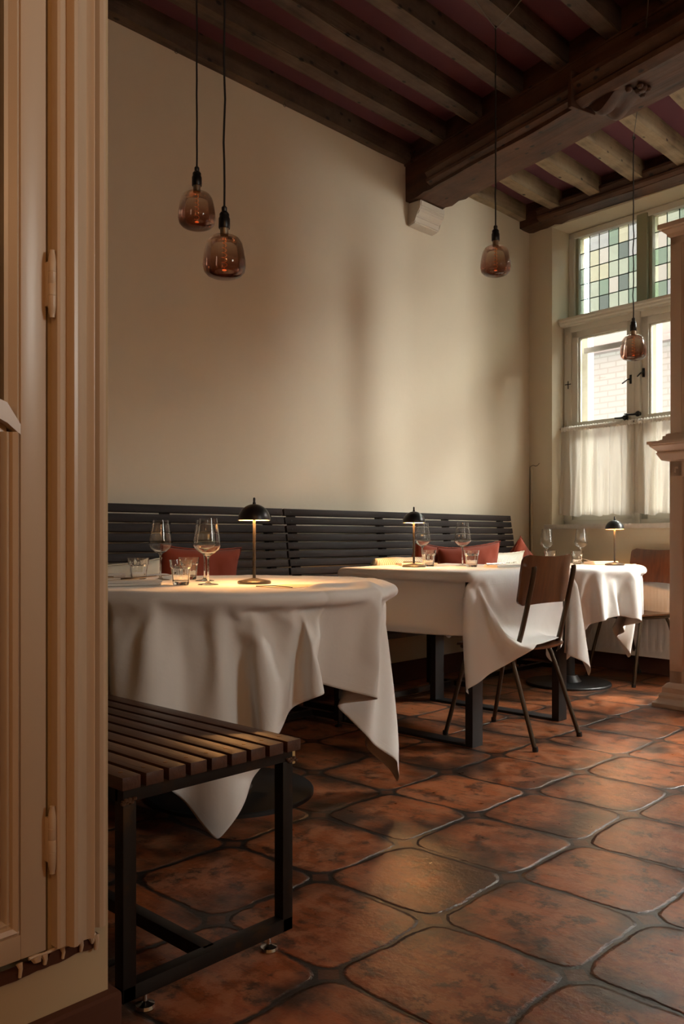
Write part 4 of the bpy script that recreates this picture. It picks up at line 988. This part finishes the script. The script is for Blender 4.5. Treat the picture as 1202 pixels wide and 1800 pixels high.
z = 1.882; make_bulb((1.284, 1.840, z), 0, 'lower of the two smoked bulbs hanging over the nearest table', cab((3.49-z)/1.1, .004, 20, 1), 1.1)
z = 2.203; make_bulb((.862, 2.046, z), 0, 'upper of the two smoked bulbs hanging over the nearest table', cab((3.49-z)/1.1, .002, 20, 2), 1.1)
z = 2.250; b3 = make_bulb((1.278, 3.483, z), 0, 'smoked bulb hanging over the middle table in front of the main beam', cab((3.345-z)/1.1, .003, 20, 3), 1.1)
z = 2.014; b4 = make_bulb((1.401, 4.698, z), 0, 'smoked bulb hanging before the window over the far table', cab((3.19-z)/1.1, .006, 24, 4), 1.1)
def loc_pts(o, pts): 
    return [tuple((Vector(p)-o.location)/o.scale[0]) for p in pts]
MB().tube(loc_pts(b3, [(1.278, 3.483, 3.35), (1.305, 3.36, 3.342), (1.337, 3.215, 3.350), (1.38, 3.0, 3.352)]), .0022, 6).tube(loc_pts(b3, [(1.278, 3.483, 3.345), (1.38, 3.43, 3.342), (1.504, 3.367, 3.350), (1.75, 3.25, 3.352)]), .0022, 6).build_each('swag_wire', M['wire'], b3)
MB().lathe([(0, -.01), (.006, -.006), (.007, 0), (.005, .008), (0, .01)], 8, Matrix.Translation(loc_pts(b3, [(1.278, 3.483, 3.352)])[0])).build('knot', M['cord'], b3)
P0 = (1.401, 4.698, 3.20)
MB().tube(loc_pts(b4, [P0, (1.47, 4.58, 3.235), (1.60, 4.35, 3.27), (1.78, 4.00, 3.30), (1.93, 3.70, 3.33), (2.05, 3.45, 3.36)]), .0022, 6, smooth=1).build('swag_wire', M['wire'], b4)
MB().tube(loc_pts(b4, [(1.401, 4.698, 3.185), (1.411, 4.700, 3.195), (1.403, 4.690, 3.205), (1.395, 4.702, 3.20), (1.405, 4.698, 3.215)]), .0045, 8).build('knot', M['cord'], b4)

# ---------------------------------------------------------------- outside: courtyard, houses, trees
def ext(name, mb, m, label, cat): 
    o = mb.build(name, m, smooth=0, matrix=WM); return tag(o, label, cat)
struct(MB().box(-6, 14, .42, 14, -.12, -.02).build('courtyard', M['court'], smooth=0, matrix=WM))
struct(MB().box(-6, 12, 0, WT, 3.6, 9).build('wall_sky_blocker', M['redbrick'], smooth=0, matrix=WM))  # unseen upper wall, added to keep sky light off the courtyard fronts
gw = thing('outbuilding', WM @ Vector((0, 3.2, 0)), 'low whitewashed brick outbuilding with a lead gutter, seen through the left casement', 'building', WA)
MB().box(-4.5, .95, 0, 2, 0, 3.05).build('wall', M['whitebrick'], gw, 0)
MB().box(-4.6, .98, -.10, .02, 3.03, 3.10, .01).box(-4.6, .98, -.08, 2, 3.10, 3.14).build('gutter', M['roof'], gw)
hb = thing('brick_house', WM @ Vector((.95, 3.6, 0)), 'red brick house with white barred window, seen through the right casement', 'building', WA)
MB().box(.06, 7, 0, 3, 0, 4.2).build('wall', M['redbrick'], hb, 0)
f = MB(); 
for z in (1.2, 1.78, 2.18, 2.58, 2.98): f.box(.12, 1.9, -.05, .0, z, z+.075)
f.box(.05, .14, -.05, 0, .9, 3.05).box(1.85, 1.95, -.05, 0, .9, 3.05).box(.05, 1.95, -.07, 0, .85, 1.35); f.build_each('window_bars', M['pale'], hb, 0)
MB().box(-.1, 7, -.15, 3, 4.2, 4.3).build('eaves', M['pale'], hb, 0)
ph = thing('pale_house', WM @ Vector((-3.5, 7.5, 0)), 'pale rendered house with orange timber posts, seen through the leaded glass', 'building', WA)
MB().box(-1, 9, 0, 3, 0, 7.5).build('wall', M['pale'], ph, 0)
f = MB()
for x in (1.2, 2.3, 3.1, 3.75, 4.5, 5.4): f.box(x, x+.13, -.12, 0, 2.5, 7.5)
f.build_each('timber_post', M['orange'], ph, 0)
f = MB()
for x in (1.5, 2.6, 3.3, 4.0, 4.8): f.box(x, x+.40, -.05, 0, 3.6, 5.0)
f.build_each('window', M['lead'], ph, 0)
MB().box(-1.2, 9.2, -.3, 3, 7.5, 7.65).build('roof', M['roof'], ph, 0)
def tree(s_, w__, z, r_, seed, label):
    t_ = thing('garden_tree', WM @ Vector((s_, w__, 0)), label, 'tree', 0, 'trees in the courtyard garden')
    MB().tube([(0, 0, 0), (.03, .02, z*.5), (0, 0, z)], [.07, .055, .03], 8).build('trunk', M['skirt'], t_)
    rnd = random.Random(seed); c = MB()
    for k in range(520):
        v = Vector((rnd.gauss(0, 1), rnd.gauss(0, 1), rnd.gauss(0, 1))).normalized()*r_*rnd.uniform(.35, 1); v.z *= 1.1
        a = Matrix.Translation(Vector((0, 0, z))+v) @ Matrix.Rotation(rnd.uniform(0, 6), 4, 'Z') @ Matrix.Rotation(rnd.uniform(-1.2, 1.2), 4, 'X'); q = rnd.uniform(.06, .11)
        c.add([(0, -q, 0), (q*.5, 0, .01), (0, q, 0), (-q*.5, 0, .01), (0, 0, .03)], [(0, 1, 4), (1, 2, 4), (2, 3, 4), (3, 0, 4)], a)
    c.build('crown', M['foliage'], t_, 0)
tree(-.9, 5.9, 3.9, .7, 4, 'leafy garden tree behind the outbuilding, left part of the leaded glass')
tree(.25, 5.95, 4.1, .5, 8, 'smaller leafy tree behind the middle of the leaded glass')
